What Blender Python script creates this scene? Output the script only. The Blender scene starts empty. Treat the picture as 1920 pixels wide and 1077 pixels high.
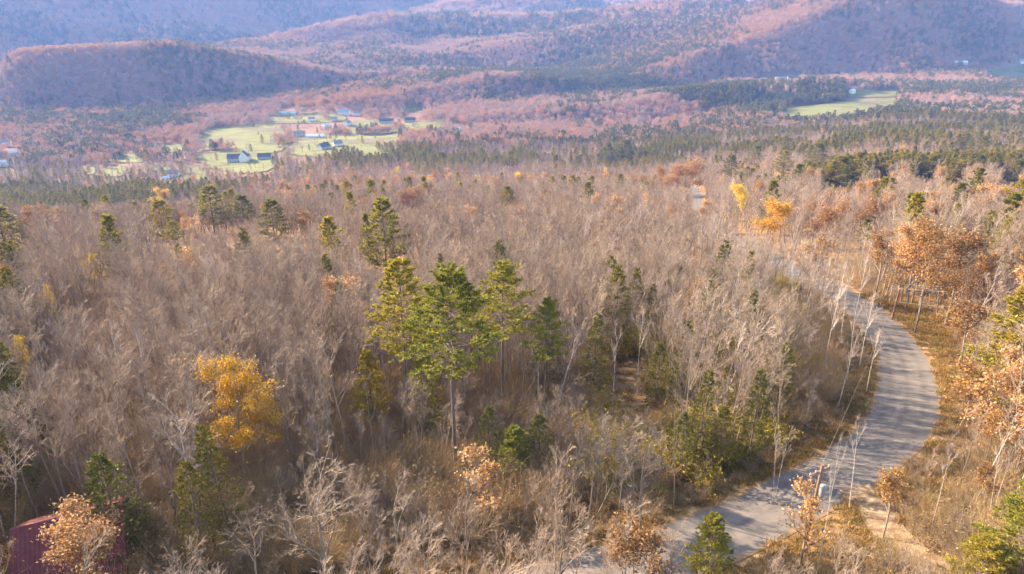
import bpy, math, random
import numpy as np
from mathutils import Vector, Matrix, Euler
random.seed(7); RNG = np.random.default_rng(11)
R = math.radians
sc = bpy.context.scene
# ------------------------------------------------------------------ camera, sky, sun
CAMZ = 45.0; HAZE = 1.35e-4
PITCH = R(24.0); FPX = 1297.0
cam = bpy.data.cameras.new('camera'); cam_ob = bpy.data.objects.new('camera', cam); sc.collection.objects.link(cam_ob)
cam.sensor_fit = 'HORIZONTAL'; cam.sensor_width = 36.0; cam.lens = 36.0 * FPX / 1920.0
cam.clip_start = 0.5; cam.clip_end = 60000
cam_ob.location = (0, 0, CAMZ); cam_ob.rotation_euler = (math.pi / 2 - PITCH, 0, 0)
sc.camera = cam_ob
SUN_EL = R(23); SUN_AZ = R(33.0)            # azimuth measured from -X towards +Y
L = Vector((-math.cos(SUN_AZ) * math.cos(SUN_EL), math.sin(SUN_AZ) * math.cos(SUN_EL), math.sin(SUN_EL)))
w = bpy.data.worlds.new("World"); sc.world = w; w.use_nodes = True
nt = w.node_tree; bg = nt.nodes['Background']
sky = nt.nodes.new('ShaderNodeTexSky'); sky.sky_type = 'NISHITA'; sky.sun_disc = False
sky.sun_elevation = SUN_EL; sky.sun_rotation = math.atan2(L.x, L.y); sky.altitude = 300
sky.air_density = 1.0; sky.dust_density = 1.5
nt.links.new(sky.outputs[0], bg.inputs[0]); bg.inputs[1].default_value = 0.15
sun = bpy.data.lights.new('sun', 'SUN'); sun.energy = 5.0; sun.angle = R(0.5); sun.color = (1.0, 0.845, 0.67)
sun_ob = bpy.data.objects.new('sun', sun); sc.collection.objects.link(sun_ob)
sun_ob.rotation_euler = L.to_track_quat('Z', 'Y').to_euler(); sun_ob.location = (0, 0, 200)
sc.view_settings.view_transform = 'Standard'; sc.view_settings.look = 'None'
sc.view_settings.exposure = 1.85; sc.view_settings.gamma = 1.0
sc.cycles.max_bounces = 4; sc.cycles.diffuse_bounces = 2; sc.cycles.glossy_bounces = 1
sc.cycles.transmission_bounces = 2; sc.cycles.transparent_max_bounces = 4; sc.cycles.volume_bounces = 0
sc.cycles.use_denoising = True

# ------------------------------------------------------------------ object helpers
COL = sc.collection
def tag(o, label=None, cat=None, group=None, kind=None):
    if label: o['label'] = label
    if cat: o['category'] = cat
    if group: o['group'] = group
    if kind: o['kind'] = kind
    return o
def mesh_from(name, V, F, mats, midx=None, smooth=False):
    """V (n,3), F (m,3) or (m,4) arrays -> mesh"""
    V = np.asarray(V, np.float32); F = np.asarray(F, np.int32); k = F.shape[1]
    me = bpy.data.meshes.new(name)
    me.vertices.add(len(V)); me.vertices.foreach_set('co', V.ravel())
    me.loops.add(F.size); me.loops.foreach_set('vertex_index', F.ravel())
    me.polygons.add(len(F)); me.polygons.foreach_set('loop_start', np.arange(0, F.size, k, dtype=np.int32))
    for m in mats: me.materials.append(m)
    if midx is not None: me.polygons.foreach_set('material_index', np.asarray(midx, np.int32))
    if smooth: me.polygons.foreach_set('use_smooth', np.ones(len(F), bool))
    me.update(calc_edges=True); me.validate()
    return me
def link(name, data, parent=None):
    o = bpy.data.objects.new(name, data); COL.objects.link(o)
    if parent: o.parent = parent
    return o
class MB:
    """collects polygons for one mesh object"""
    def __init__(s): s.v = []; s.f = []; s.m = []
    def poly(s, pts, mi=0):
        b = len(s.v); s.v += [tuple(p) for p in pts]; s.f.append(list(range(b, b + len(pts)))); s.m.append(mi)
    def box(s, c, d, rz=0, mi=0):
        cx, cy, cz = c; dx, dy, dz = d[0] / 2, d[1] / 2, d[2] / 2
        ca, sa = math.cos(rz), math.sin(rz); b = len(s.v)
        for z in (-dz, dz):
            for x, y in ((-dx, -dy), (dx, -dy), (dx, dy), (-dx, dy)):
                s.v.append((cx + x * ca - y * sa, cy + x * sa + y * ca, cz + z))
        for q in ((0, 3, 2, 1), (4, 5, 6, 7), (0, 1, 5, 4), (1, 2, 6, 5), (2, 3, 7, 6), (3, 0, 4, 7)):
            s.f.append([b + i for i in q]); s.m.append(mi)
    def tube(s, p0, p1, r0, r1, n=8, mi=0):
        p0 = Vector(p0); p1 = Vector(p1); d = (p1 - p0).normalized()
        a = d.orthogonal().normalized(); e = d.cross(a); b = len(s.v)
        for p, r in ((p0, r0), (p1, r1)):
            for i in range(n):
                t = 2 * math.pi * i / n; s.v.append(tuple(p + a * (r * math.cos(t)) + e * (r * math.sin(t))))
        for i in range(n):
            s.f.append([b + i, b + (i + 1) % n, b + n + (i + 1) % n, b + n + i]); s.m.append(mi)
        s.f.append([b + i for i in range(n)][::-1]); s.m.append(mi)
        s.f.append([b + n + i for i in range(n)]); s.m.append(mi)
    def build(s, name, mats, parent=None, loc=None, smooth=False):
        me = bpy.data.meshes.new(name); me.from_pydata(s.v, [], s.f)
        for m in (mats if isinstance(mats, (list, tuple)) else [mats]): me.materials.append(m)
        me.polygons.foreach_set('material_index', s.m)
        if smooth: me.polygons.foreach_set('use_smooth', [True] * len(s.f))
        me.update(); o = link(name, me, parent)
        if loc is not None: o.location = loc
        return o

# ------------------------------------------------------------------ materials
def mat(name):
    m = bpy.data.materials.new(name); m.use_nodes = True
    return m, m.node_tree.nodes, m.node_tree.links, m.node_tree.nodes['Principled BSDF']
def ramp(N, cols):
    r = N.new('ShaderNodeValToRGB'); e = r.color_ramp.elements
    e[0].position, e[0].color = cols[0][0], (*cols[0][1], 1); e[1].position, e[1].color = cols[-1][0], (*cols[-1][1], 1)
    for p, c in cols[1:-1]:
        x = e.new(p); x.color = (*c, 1)
    return r
def noise(N, Lk, scale, detail=4, rough=0.55, coord='Object', stretch=None):
    tc = N.new('ShaderNodeTexCoord'); n = N.new('ShaderNodeTexNoise')
    n.inputs['Scale'].default_value = scale; n.inputs['Detail'].default_value = detail; n.inputs['Roughness'].default_value = rough
    if stretch:
        mp = N.new('ShaderNodeMapping'); mp.inputs['Scale'].default_value = stretch
        Lk.new(tc.outputs[coord], mp.inputs[0]); Lk.new(mp.outputs[0], n.inputs['Vector'])
    else: Lk.new(tc.outputs[coord], n.inputs['Vector'])
    return n
def mix(N, Lk, a, b, fac, mode='MIX'):
    m = N.new('ShaderNodeMix'); m.data_type = 'RGBA'; m.blend_type = mode
    for sock, v in ((m.inputs[0], fac), (m.inputs[6], a), (m.inputs[7], b)):
        if isinstance(v, (int, float)): sock.default_value = v
        elif isinstance(v, tuple): sock.default_value = (*v, 1)
        else: Lk.new(v, sock)
    return m.outputs[2]
def solid(name, c, rough=0.8, var=0.15, scale=3.0, metallic=0.0):
    m, N, Lk, P = mat(name)
    n = noise(N, Lk, scale, 5)
    r = ramp(N, [(0.3, tuple(x * (1 - var) for x in c)), (0.7, tuple(min(1, x * (1 + var)) for x in c))])
    Lk.new(n.outputs[0], r.inputs[0]); Lk.new(r.outputs[0], P.inputs['Base Color'])
    P.inputs['Roughness'].default_value = rough; P.inputs['Metallic'].default_value = metallic
    return m
def bark(name, c1, c2, rnd, marks=None):
    m, N, Lk, P = mat(name)
    n = noise(N, Lk, 3.0, 4, 0.6, stretch=(1, 1, 0.35))
    r = ramp(N, [(0.3, c1), (0.7, c2)]); Lk.new(n.outputs[0], r.inputs[0])
    oi = N.new('ShaderNodeObjectInfo'); rr = ramp(N, rnd); Lk.new(oi.outputs['Random'], rr.inputs[0])
    out = mix(N, Lk, r.outputs[0], rr.outputs[0], 1.0, 'MULTIPLY')
    if marks:
        n2 = noise(N, Lk, 2.2, 2, 0.5, stretch=(0.5, 0.5, 3)); r2 = ramp(N, [(0.60, (0, 0, 0)), (0.66, (1, 1, 1))])
        Lk.new(n2.outputs[0], r2.inputs[0]); out = mix(N, Lk, out, marks, r2.outputs[0])
    Lk.new(out, P.inputs['Base Color']); P.inputs['Roughness'].default_value = 0.9
    P.inputs['Specular IOR Level'].default_value = 0.2
    return m
def foliage(name, cols, rnd, trans=0.35, rough=0.6):
    """cols: ramp over leaf islands, rnd: tint per tree"""
    m, N, Lk, P = mat(name)
    g = N.new('ShaderNodeNewGeometry'); r = ramp(N, cols); Lk.new(g.outputs['Random Per Island'], r.inputs[0])
    oi = N.new('ShaderNodeObjectInfo'); rr = ramp(N, rnd); Lk.new(oi.outputs['Random'], rr.inputs[0])
    out = mix(N, Lk, r.outputs[0], rr.outputs[0], 1.0, 'MULTIPLY')
    Lk.new(out, P.inputs['Base Color']); P.inputs['Roughness'].default_value = rough
    P.inputs['Specular IOR Level'].default_value = 0.25
    if trans:
        t = N.new('ShaderNodeBsdfTranslucent'); Lk.new(out, t.inputs['Color'])
        mx = N.new('ShaderNodeMixShader'); mx.inputs[0].default_value = trans
        Lk.new(P.outputs[0], mx.inputs[1]); Lk.new(t.outputs[0], mx.inputs[2])
        Lk.new(mx.outputs[0], N['Material Output'].inputs[0])
    return m
RND = [(0, (0.55, 0.54, 0.54)), (0.2, (0.95, 0.86, 0.80)), (0.4, (0.68, 0.68, 0.72)), (0.6, (1.08, 1.0, 0.9)), (0.8, (0.85, 0.80, 0.78)), (0.93, (1.15, 1.08, 0.96)), (1, (1.32, 1.25, 1.16))]
M_BARK = bark('grey_bark', (0.20, 0.16, 0.13), (0.40, 0.33, 0.275), RND)
M_TWIG = bark('twig_bark', (0.30, 0.225, 0.17), (0.50, 0.40, 0.315), RND)
M_BIRCH = bark('birch_bark', (0.48, 0.41, 0.36), (0.66, 0.58, 0.52), [(0, (0.85, 0.85, 0.85)), (1, (1, 1, 1))], marks=(0.12, 0.09, 0.08))
M_BIRCHTWIG = bark('birch_twig_bark', (0.40, 0.31, 0.27), (0.58, 0.48, 0.42), RND)
M_PINEBARK = bark('pine_bark', (0.13, 0.10, 0.085), (0.26, 0.20, 0.17), RND)
M_PINE = foliage('pine_needles', [(0, (0.15, 0.135, 0.018)), (0.5, (0.34, 0.29, 0.035)), (1, (0.54, 0.45, 0.075))],
                 [(0, (0.72, 0.80, 0.8)), (0.5, (1, 1, 1)), (1, (1.2, 1.05, 0.9))], 0.35)
M_MIDPINE = foliage('far_pine_needles', [(0, (0.105, 0.10, 0.018)), (0.5, (0.26, 0.225, 0.03)), (1, (0.44, 0.37, 0.055))],
                 [(0, (0.62, 0.68, 0.65)), (0.5, (0.95, 0.95, 0.95)), (1, (1.3, 1.15, 0.85))], 0.42)
M_SPRUCE = foliage('spruce_needles', [(0, (0.08, 0.08, 0.014)), (0.5, (0.17, 0.155, 0.022)), (1, (0.30, 0.25, 0.035))],
                   [(0, (0.7, 0.8, 0.85)), (0.5, (1, 1, 1)), (1, (1.25, 1.1, 0.9))], 0.2)
M_GOLD = foliage('golden_leaves', [(0, (0.50, 0.24, 0.02)), (0.5, (0.72, 0.40, 0.025)), (0.85, (0.62, 0.36, 0.04)), (1, (0.75, 0.55, 0.25))],
                 [(0, (0.9, 0.95, 0.9)), (1, (1.05, 1.0, 1.0))], 0.4)
M_YELLOW = foliage('yellow_leaves', [(0, (0.60, 0.36, 0.02)), (0.5, (0.75, 0.52, 0.03)), (1, (0.65, 0.5, 0.06))],
                   [(0, (0.9, 0.95, 0.9)), (1, (1.05, 1.0, 1.0))], 0.4)
M_RUST = foliage('rust_leaves', [(0, (0.17, 0.085, 0.035)), (0.5, (0.34, 0.175, 0.055)), (1, (0.54, 0.31, 0.11))],
                 [(0, (0.75, 0.72, 0.7)), (0.5, (1, 1, 1)), (1, (1.15, 1.1, 0.95))], 0.35)
M_TAN = foliage('tan_leaves', [(0, (0.34, 0.17, 0.06)), (0.5, (0.52, 0.29, 0.11)), (1, (0.72, 0.50, 0.27))],
                [(0, (0.9, 0.9, 0.9)), (1, (1.05, 1.0, 1.0))], 0.35)
M_REDBR = foliage('red_brown_leaves', [(0, (0.22, 0.11, 0.055)), (0.5, (0.40, 0.215, 0.09)), (1, (0.56, 0.34, 0.16))],
                  [(0, (0.8, 0.8, 0.8)), (1, (1.1, 1.05, 1.0))], 0.3)
M_BRUSH = foliage('brush_twigs', [(0, (0.26, 0.185, 0.12)), (0.4, (0.46, 0.35, 0.24)), (0.8, (0.54, 0.40, 0.24)), (1, (0.50, 0.28, 0.09))],
                  [(0, (0.7, 0.7, 0.72)), (0.35, (1, 0.95, 0.9)), (0.75, (1.0, 0.98, 0.75)), (1, (1.2, 1.0, 0.75))], 0.2)
M_GRASSY = foliage('bank_grass', [(0, (0.14, 0.11, 0.03)), (0.5, (0.30, 0.22, 0.07)), (1, (0.42, 0.27, 0.10))],
                   [(0, (0.8, 0.85, 0.8)), (0.5, (1, 0.9, 0.8)), (1, (1.2, 0.95, 0.7))], 0.3)
M_FLARE_OLIVE = foliage('olive_sapling_leaves', [(0, (0.22, 0.17, 0.03)), (0.5, (0.44, 0.36, 0.05)), (1, (0.58, 0.46, 0.08))],
                  [(0, (0.8, 0.85, 0.8)), (1, (1.15, 1.0, 0.9))], 0.35)  # olive leaf tone, partly a hint of the golden lens-flare glow
# far woods: crown clumps by the thousand
M_FARBARE = foliage('far_bare_crowns', [(0, (0.24, 0.165, 0.14)), (0.5, (0.40, 0.285, 0.235)), (1, (0.54, 0.40, 0.34))],
                    [(0, (0.75, 0.8, 0.85)), (0.5, (1, 0.92, 0.9)), (0.8, (1.1, 0.9, 0.8)), (1, (1.2, 0.8, 0.62))], 0.15)
M_FARRUST = foliage('far_rust_crowns', [(0, (0.23, 0.12, 0.06)), (0.5, (0.40, 0.22, 0.105)), (1, (0.54, 0.33, 0.17))],
                    [(0, (0.8, 0.85, 0.9)), (0.6, (1, 1, 1)), (1, (1.15, 0.9, 0.8))], 0.2)
M_FARPINE = foliage('far_pine_crowns', [(0, (0.06, 0.058, 0.018)), (0.5, (0.14, 0.13, 0.03)), (1, (0.25, 0.22, 0.05))],
                    [(0, (0.75, 0.85, 0.9)), (0.5, (1, 1, 1)), (1, (1.3, 1.15, 0.9))], 0.15)

# ------------------------------------------------------------------ terrain
def hash2(ix, iy, seed):
    h = (ix.astype(np.int64) * 374761393 + iy.astype(np.int64) * 668265263 + seed * 1442695041) & 0xffffffff
    h = ((h ^ (h >> 13)) * 1274126177) & 0xffffffff
    return ((h ^ (h >> 16)) & 0xffff) / 65535.0
def vnoise(x, y, s, seed=0):
    x = np.asarray(x, float) / s; y = np.asarray(y, float) / s
    ix = np.floor(x); iy = np.floor(y); fx = x - ix; fy = y - iy
    fx = fx * fx * fx * (fx * (fx * 6 - 15) + 10); fy = fy * fy * fy * (fy * (fy * 6 - 15) + 10)
    a = hash2(ix, iy, seed); b = hash2(ix + 1, iy, seed); c = hash2(ix, iy + 1, seed); d = hash2(ix + 1, iy + 1, seed)
    return (a * (1 - fx) + b * fx) * (1 - fy) + (c * (1 - fx) + d * fx) * fy - 0.5
def fbm(x, y, s, seed=0, o=4):
    t = 0
    for i in range(o): t = t + vnoise(x + 17.3 * i, y - 9.1 * i, s / 2 ** i, seed + i) / 2 ** i
    return t
YK = np.array([-400, 0, 40, 60, 100, 150, 200, 300, 400, 500, 600, 800, 1000, 1200, 1500, 2500, 6000, 14000], float)
DL = np.array([10, 32, 41, 45.5, 54, 66, 79, 109, 144, 177, 204, 236, 249, 256, 258, 262, 262, 250], float)
DC = np.array([10, 32, 41, 45, 53, 64, 76, 99, 123, 147, 170, 203, 224, 237, 246, 256, 258, 250], float)
DR = np.array([8, 31, 40, 43.5, 50, 60, 71, 91, 109, 125, 141, 168, 186, 199, 208, 235, 250, 250], float)
def sstep(a, b, x):
    t = np.clip((x - a) / (b - a), 0, 1); return t * t * (3 - 2 * t)
def ridge(x, y, ax, ay, ang, along, H, wlit, wsh):
    """asymmetric ridge: axis from (ax,ay) in direction ang; 'along' = [(s,h)...]; steep face on the right-hand side"""
    c, s = math.cos(ang), math.sin(ang)
    u = (x - ax) * c + (y - ay) * s; t = (x - ax) * s - (y - ay) * c       # t>0: the side facing the camera
    t = t + fbm(x, y, 260, 31) * 60 + vnoise(x, y, 900, 3) * 60
    sa = np.interp(u, [p[0] for p in along], [p[1] for p in along])
    f = np.where(t > 0, np.clip(1 - t / (wsh * (.22 + .78 * np.clip(sa, 0, 1.2))), 0, 1) ** 1.08, 1 / (1 + (t / wlit) ** 2))
    return H * sa * f
def bump(x, y, cx, cy, rx, ry, H, ang=0.0):
    c, s = math.cos(ang), math.sin(ang); u = ((x - cx) * c + (y - cy) * s) / rx; v = (-(x - cx) * s + (y - cy) * c) / ry
    return H * np.exp(-(u * u + v * v))
def T(x, y):
    x = np.asarray(x, float); y = np.asarray(y, float)
    u = x / np.maximum(np.abs(y) * 0.9 + 40, 60)
    dl = np.interp(y, YK, DL); dc = np.interp(y, YK, DC); dr = np.interp(y, YK, DR)
    wl = sstep(0.05, 0.75, -u); wr = sstep(0.05, 0.6, u)
    d = dc * (1 - wl - wr) + dl * wl + dr * wr
    z = CAMZ - d
    far = sstep(150, 900, np.hypot(x, y)); vfar = sstep(1500, 3500, y)
    z = z + fbm(x, y, 28, 5, 3) * 1.6 * (1 - far) + vnoise(x, y, 9, 8) * 0.5 * (1 - far)
    z = z + fbm(x, y, 420, 12, 4) * 16 * far + fbm(x, y, 1500, 22, 5) * 130 * vfar + fbm(x, y, 620, 52, 4) * 85 * sstep(1750, 2700, y)
    z = z + ridge(x, y, -985, 1640, R(16), [(-900, .2), (-330, .2), (-230, .32), (-170, .58), (-115, .93), (-60, 1), (200, .97), (420, .6), (620, .15), (900, 0)], 106, 420, 118)
    z = z + ridge(x, y, 560, 1800, R(22), [(-800, 0), (-350, .10), (0, .36), (250, .68), (420, 1), (560, 1.04), (800, .86), (1300, .6), (2200, .3)], 215, 800, 235)
    # low wooded rises on the valley floor
    z = z + ridge(x, y, 330, 1330, R(14), [(-560, 0), (-250, .5), (0, 1), (260, .7), (420, 0)], 30, 160, 80)
    z = z + ridge(x, y, -230, 1500, R(20), [(-260, 0), (0, .7), (200, 1), (420, 0)], 34, 180, 90)
    z = z + ridge(x, y, -60, 2150, R(12), [(-500, 0), (-100, .8), (300, 1), (700, 0)], 50, 260, 130)
    z = z + ridge(x, y, -300, 2700, R(12), [(-600, 0), (-100, 1), (300, .8), (900, 0)], 80, 500, 220)
    # far mountains
    z = z + ridge(x, y, -2300, 2900, R(40), [(-1500, 1.0), (0, 1), (1400, .75), (2200, .35), (3200, 0)], 330, 1200, 900)
    z = z + bump(x, y, -1500, 4300, 1500, 1100, 190) + bump(x, y, 2500, 3500, 1300, 800, 150) 
    z = z + ridge(x, y, 150, 3700, R(8), [(-700, 0), (-250, 1), (250, .9), (500, 0)], 70, 700, 190)
    z = z + ridge(x, y, 1150, 4300, R(15), [(-1200, 0), (-500, .5), (0, 1), (700, 1), (1600, .5)], 170, 900, 450)
    z = z + bump(x, y, 700, 7200, 3200, 1400, 120) + bump(x, y, -3500, 8000, 2500, 1800, 320)
    return z
def Tf(x, y): return float(T(x, y))
CP, SP = math.cos(PITCH), math.sin(PITCH)
def project(x, y, z):
    zc = y * CP - (z - CAMZ) * SP; yc = (z - CAMZ) * CP + y * SP
    return 960 + FPX * x / zc, 538.5 - FPX * yc / zc, zc
def ground_at(px, py):
    """point of the terrain seen at a photograph pixel"""
    a = (px - 960) / FPX; v = (py - 538.5) / FPX
    d = np.array([a, CP - v * SP, -(SP + v * CP)])
    t = np.geomspace(15, 16000, 5000); zz = CAMZ + d[2] * t - T(d[0] * t, d[1] * t)
    k = int(np.argmax(zz < 0)) if (zz < 0).any() else len(t) - 1
    t0, t1 = t[max(k - 1, 0)], t[k]
    for _ in range(18):
        tm = (t0 + t1) / 2
        if CAMZ + d[2] * tm - Tf(d[0] * tm, d[1] * tm) < 0: t1 = tm
        else: t0 = tm
    return np.array([d[0] * t1, d[1] * t1, Tf(d[0] * t1, d[1] * t1)])
def height_to(x, y, z, pytop):
    v = (538.5 - pytop) / FPX       # yc/zc = v
    dz = y * (v * CP - SP) / (CP + v * SP)
    return CAMZ + dz - z

# ground: one polar sheet from under the camera to the horizon
az = np.concatenate([np.linspace(-180, -52, 60)[:-1], np.linspace(-52, 52, 430), np.linspace(52, 180, 60)[1:]])
rr = np.concatenate([[0.0], np.geomspace(6, 15000, 620)])
A, RR = np.meshgrid(np.radians(az), rr); GX = RR * np.sin(A); GY = RR * np.cos(A); GZ = T(GX, GY)
nr, na = A.shape; idx = np.arange(nr * na).reshape(nr, na)
F = np.stack([idx[:-1, :-1], idx[:-1, 1:], idx[1:, 1:], idx[1:, :-1]], -1).reshape(-1, 4)
def ground_mat():
    m, N, Lk, P = mat('leaf_litter')
    n1 = noise(N, Lk, 1.2, 8, 0.7); n2 = noise(N, Lk, 0.08, 4, 0.6); n3 = noise(N, Lk, 0.004, 4, 0.6)
    r1 = ramp(N, [(0.32, (0.11, 0.06, 0.03)), (0.5, (0.27, 0.16, 0.08)), (0.66, (0.42, 0.27, 0.13))])
    r2 = ramp(N, [(0.35, (0.18, 0.12, 0.08)), (0.55, (0.32, 0.18, 0.08)), (0.7, (0.21, 0.17, 0.06))])
    Lk.new(n1.outputs[0], r1.inputs[0]); Lk.new(n2.outputs[0], r2.inputs[0])
    near = mix(N, Lk, r1.outputs[0], r2.outputs[0], 0.5)
    r3 = ramp(N, [(0.35, (0.10, 0.085, 0.05)), (0.5, (0.20, 0.125, 0.10)), (0.65, (0.27, 0.15, 0.11))])
    Lk.new(n3.outputs[0], r3.inputs[0])
    tc = N.new('ShaderNodeTexCoord'); vm = N.new('ShaderNodeVectorMath'); vm.operation = 'LENGTH'; Lk.new(tc.outputs['Object'], vm.inputs[0])
    mr = N.new('ShaderNodeMapRange'); mr.inputs[1].default_value = 700; mr.inputs[2].default_value = 1300; Lk.new(vm.outputs['Value'], mr.inputs[0])
    Lk.new(mix(N, Lk, near, r3.outputs[0], mr.outputs[0]), P.inputs['Base Color'])
    P.inputs['Roughness'].default_value = 1.0; P.inputs['Specular IOR Level'].default_value = 0.1
    b = N.new('ShaderNodeBump'); b.inputs['Strength'].default_value = 0.6; b.inputs['Distance'].default_value = 0.2
    Lk.new(n1.outputs[0], b.inputs['Height']); Lk.new(b.outputs[0], P.inputs['Normal'])
    return m
g = link('ground', mesh_from('ground', np.stack([GX, GY, GZ], -1).reshape(-1, 3), F, [ground_mat()], smooth=True)); g['kind'] = 'structure'

# ------------------------------------------------------------------ road, driveway, clearing, meadows
def spline(pts, n):
    pts = np.array(pts, float); out = []
    P_ = np.vstack([2 * pts[0] - pts[1], pts, 2 * pts[-1] - pts[-2]])
    for i in range(1, len(P_) - 2):
        for t in np.linspace(0, 1, n, endpoint=False):
            a, b, c, d = P_[i - 1:i + 3]
            out.append(0.5 * (2 * b + (c - a) * t + (2 * a - 5 * b + 4 * c - d) * t * t + (3 * b - a - 3 * c + d) * t ** 3))
    out.append(pts[-1]); return np.array(out)
ROAD_PX = [(600, 1215), (860, 1150), (1040, 1105), (1190, 1062), (1310, 1018), (1410, 974), (1505, 925), (1590, 878), (1652, 832), (1690, 785),
           (1701, 735), (1696, 690), (1676, 648), (1645, 607), (1606, 572), (1560, 543), (1510, 520)]
road_c = [ground_at(*p)[:2] for p in ROAD_PX]
far_road = [ground_at(*p)[:2] for p in [(1420, 470), (1345, 420), (1308, 388), (1306, 368), (1290, 350), (1240, 335)]]
ROAD = spline([*road_c, *far_road], 14)
def ribbon(name, C, offs, mats, dz, uvname=None, level=True):
    """sheet along polyline C with lateral offsets offs (list or function of index)"""
    d = np.gradient(C, axis=0); d /= np.linalg.norm(d, axis=1)[:, None]; nrm = np.stack([d[:, 1], -d[:, 0]], -1)
    k = len(offs); V = []
    zc = T(C[:, 0], C[:, 1])
    zc = np.convolve(np.pad(zc, 4, mode='edge'), np.ones(9) / 9, 'valid') if level else zc
    for j, o in enumerate(offs):
        p = C + nrm * o
        V.append(np.stack([p[:, 0], p[:, 1], np.maximum(T(p[:, 0], p[:, 1]) + dz, zc * 0 - 1e9)], -1))
    V = np.stack(V, 1).reshape(-1, 3); n = len(C)
    I = np.arange(n * k).reshape(n, k)
    F = np.stack([I[:-1, :-1], I[:-1, 1:], I[1:, 1:], I[1:, :-1]], -1).reshape(-1, 4)
    me = mesh_from(name, V, F, mats, smooth=True); at = me.attributes.new('across', 'FLOAT', 'POINT'); at.data.foreach_set('value', np.tile(np.asarray(offs, np.float32), n))
    return link(name, me)
def asphalt():
    m, N, Lk, P = mat('asphalt')
    n = noise(N, Lk, 0.5, 8, 0.7); n2 = noise(N, Lk, 14, 3, 0.6)
    r = ramp(N, [(0.3, (0.105, 0.086, 0.074)), (0.7, (0.18, 0.146, 0.122))]); Lk.new(n.outputs[0], r.inputs[0])
    r2 = ramp(N, [(0.3, (0.8, 0.8, 0.8)), (0.7, (1.15, 1.15, 1.15))]); Lk.new(n2.outputs[0], r2.inputs[0])
    c = mix(N, Lk, r.outputs[0], r2.outputs[0], 1.0, 'MULTIPLY')
    v = N.new('ShaderNodeTexVoronoi'); v.feature = 'DISTANCE_TO_EDGE'; v.inputs['Scale'].default_value = 0.22
    tc = N.new('ShaderNodeTexCoord'); nz = noise(N, Lk, 0.8, 3)
    va = N.new('ShaderNodeVectorMath'); va.operation = 'ADD'; Lk.new(tc.outputs['Object'], va.inputs[0]); Lk.new(nz.outputs['Color'], va.inputs[1])
    Lk.new(va.outputs[0], v.inputs['Vector'])
    rc = ramp(N, [(0.003, (.5, .5, .5)), (0.008, (0, 0, 0))]); Lk.new(v.outputs['Distance'], rc.inputs[0])
    c = mix(N, Lk, c, (0.07, 0.06, 0.055), rc.outputs[0])
    at = N.new('ShaderNodeAttribute'); at.attribute_name = 'across'; ab = N.new('ShaderNodeMath'); ab.operation = 'ABSOLUTE'; Lk.new(at.outputs['Fac'], ab.inputs[0])
    wr = ramp(N, [(0.0, (.86, .86, .86)), (.12, (1.12, 1.12, 1.12)), (.35, (1.2, 1.2, 1.18)), (.52, (.9, .9, .9)), (.75, (1.18, 1.18, 1.16)), (.95, (.88, .88, .88))])
    dv = N.new('ShaderNodeMath'); dv.operation = 'DIVIDE'; Lk.new(ab.outputs[0], dv.inputs[0]); dv.inputs[1].default_value = 3.4; Lk.new(dv.outputs[0], wr.inputs[0])
    c = mix(N, Lk, c, wr.outputs[0], 0.8, 'MULTIPLY')
    pn = noise(N, Lk, 0.16, 2, .4); pr = ramp(N, [(.60, (0, 0, 0)), (.615, (1, 1, 1))]); Lk.new(pn.outputs[0], pr.inputs[0])
    pm = N.new('ShaderNodeMath'); pm.operation = 'MULTIPLY'; Lk.new(pr.outputs[0], pm.inputs[0]); pm.inputs[1].default_value = .35; c = mix(N, Lk, c, (.075, .066, .06), pm.outputs[0])
    ln = noise(N, Lk, 1.6, 5, .7); ad = N.new('ShaderNodeMath'); ad.operation = 'MULTIPLY_ADD'; Lk.new(ln.outputs[0], ad.inputs[0]); ad.inputs[1].default_value = 2.6; Lk.new(ab.outputs[0], ad.inputs[2])
    lr = ramp(N, [(.60, (0, 0, 0)), (.66, (1, 1, 1))]); d2 = N.new('ShaderNodeMath'); d2.operation = 'DIVIDE'; Lk.new(ad.outputs[0], d2.inputs[0]); d2.inputs[1].default_value = 7.0; Lk.new(d2.outputs[0], lr.inputs[0])
    Lk.new(mix(N, Lk, c, (0.24, 0.135, 0.06), lr.outputs[0]), P.inputs['Base Color'])
    P.inputs['Roughness'].default_value = 0.9
    return m
def dirt(name, a, b, c):
    m, N, Lk, P = mat(name)
    n = noise(N, Lk, 0.9, 8, 0.7); r = ramp(N, [(0.35, a), (0.5, b), (0.65, c)]); Lk.new(n.outputs[0], r.inputs[0])
    Lk.new(r.outputs[0], P.inputs['Base Color']); P.inputs['Roughness'].default_value = 1
    return m
M_SHOULDER = dirt('shoulder_litter', (0.10, 0.055, 0.025), (0.25, 0.14, 0.05), (0.42, 0.26, 0.12))
M_SAND = dirt('sandy_gravel', (0.10, 0.055, 0.03), (0.22, 0.14, 0.075), (0.38, 0.26, 0.155))
o = ribbon('road_shoulder', ROAD, [-5.8, -4.8, *np.linspace(-3.4, 3.4, 9), 4.6, 5.8], [M_SHOULDER], 0.03); o['kind'] = 'structure'
ROADW = 3.4
o = ribbon('road', ROAD, list(np.linspace(-ROADW, ROADW, 9)), [asphalt()], 0.07); o['kind'] = 'structure'
TRACK = spline([ground_at(*p)[:2] for p in [(1600, 915), (1640, 950), (1660, 990), (1700, 1030), (1760, 1075), (1830, 1130)]], 8)
o = ribbon('dirt_driveway', TRACK, [-1.4, -.7, 0, .7, 1.4], [M_SAND], 0.11); o['kind'] = 'structure'
CLEAR = [ground_at(*p)[:2] for p in [(1158, 672), (1200, 668), (1215, 700), (1212, 790), (1150, 800), (1140, 740)]]

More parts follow.
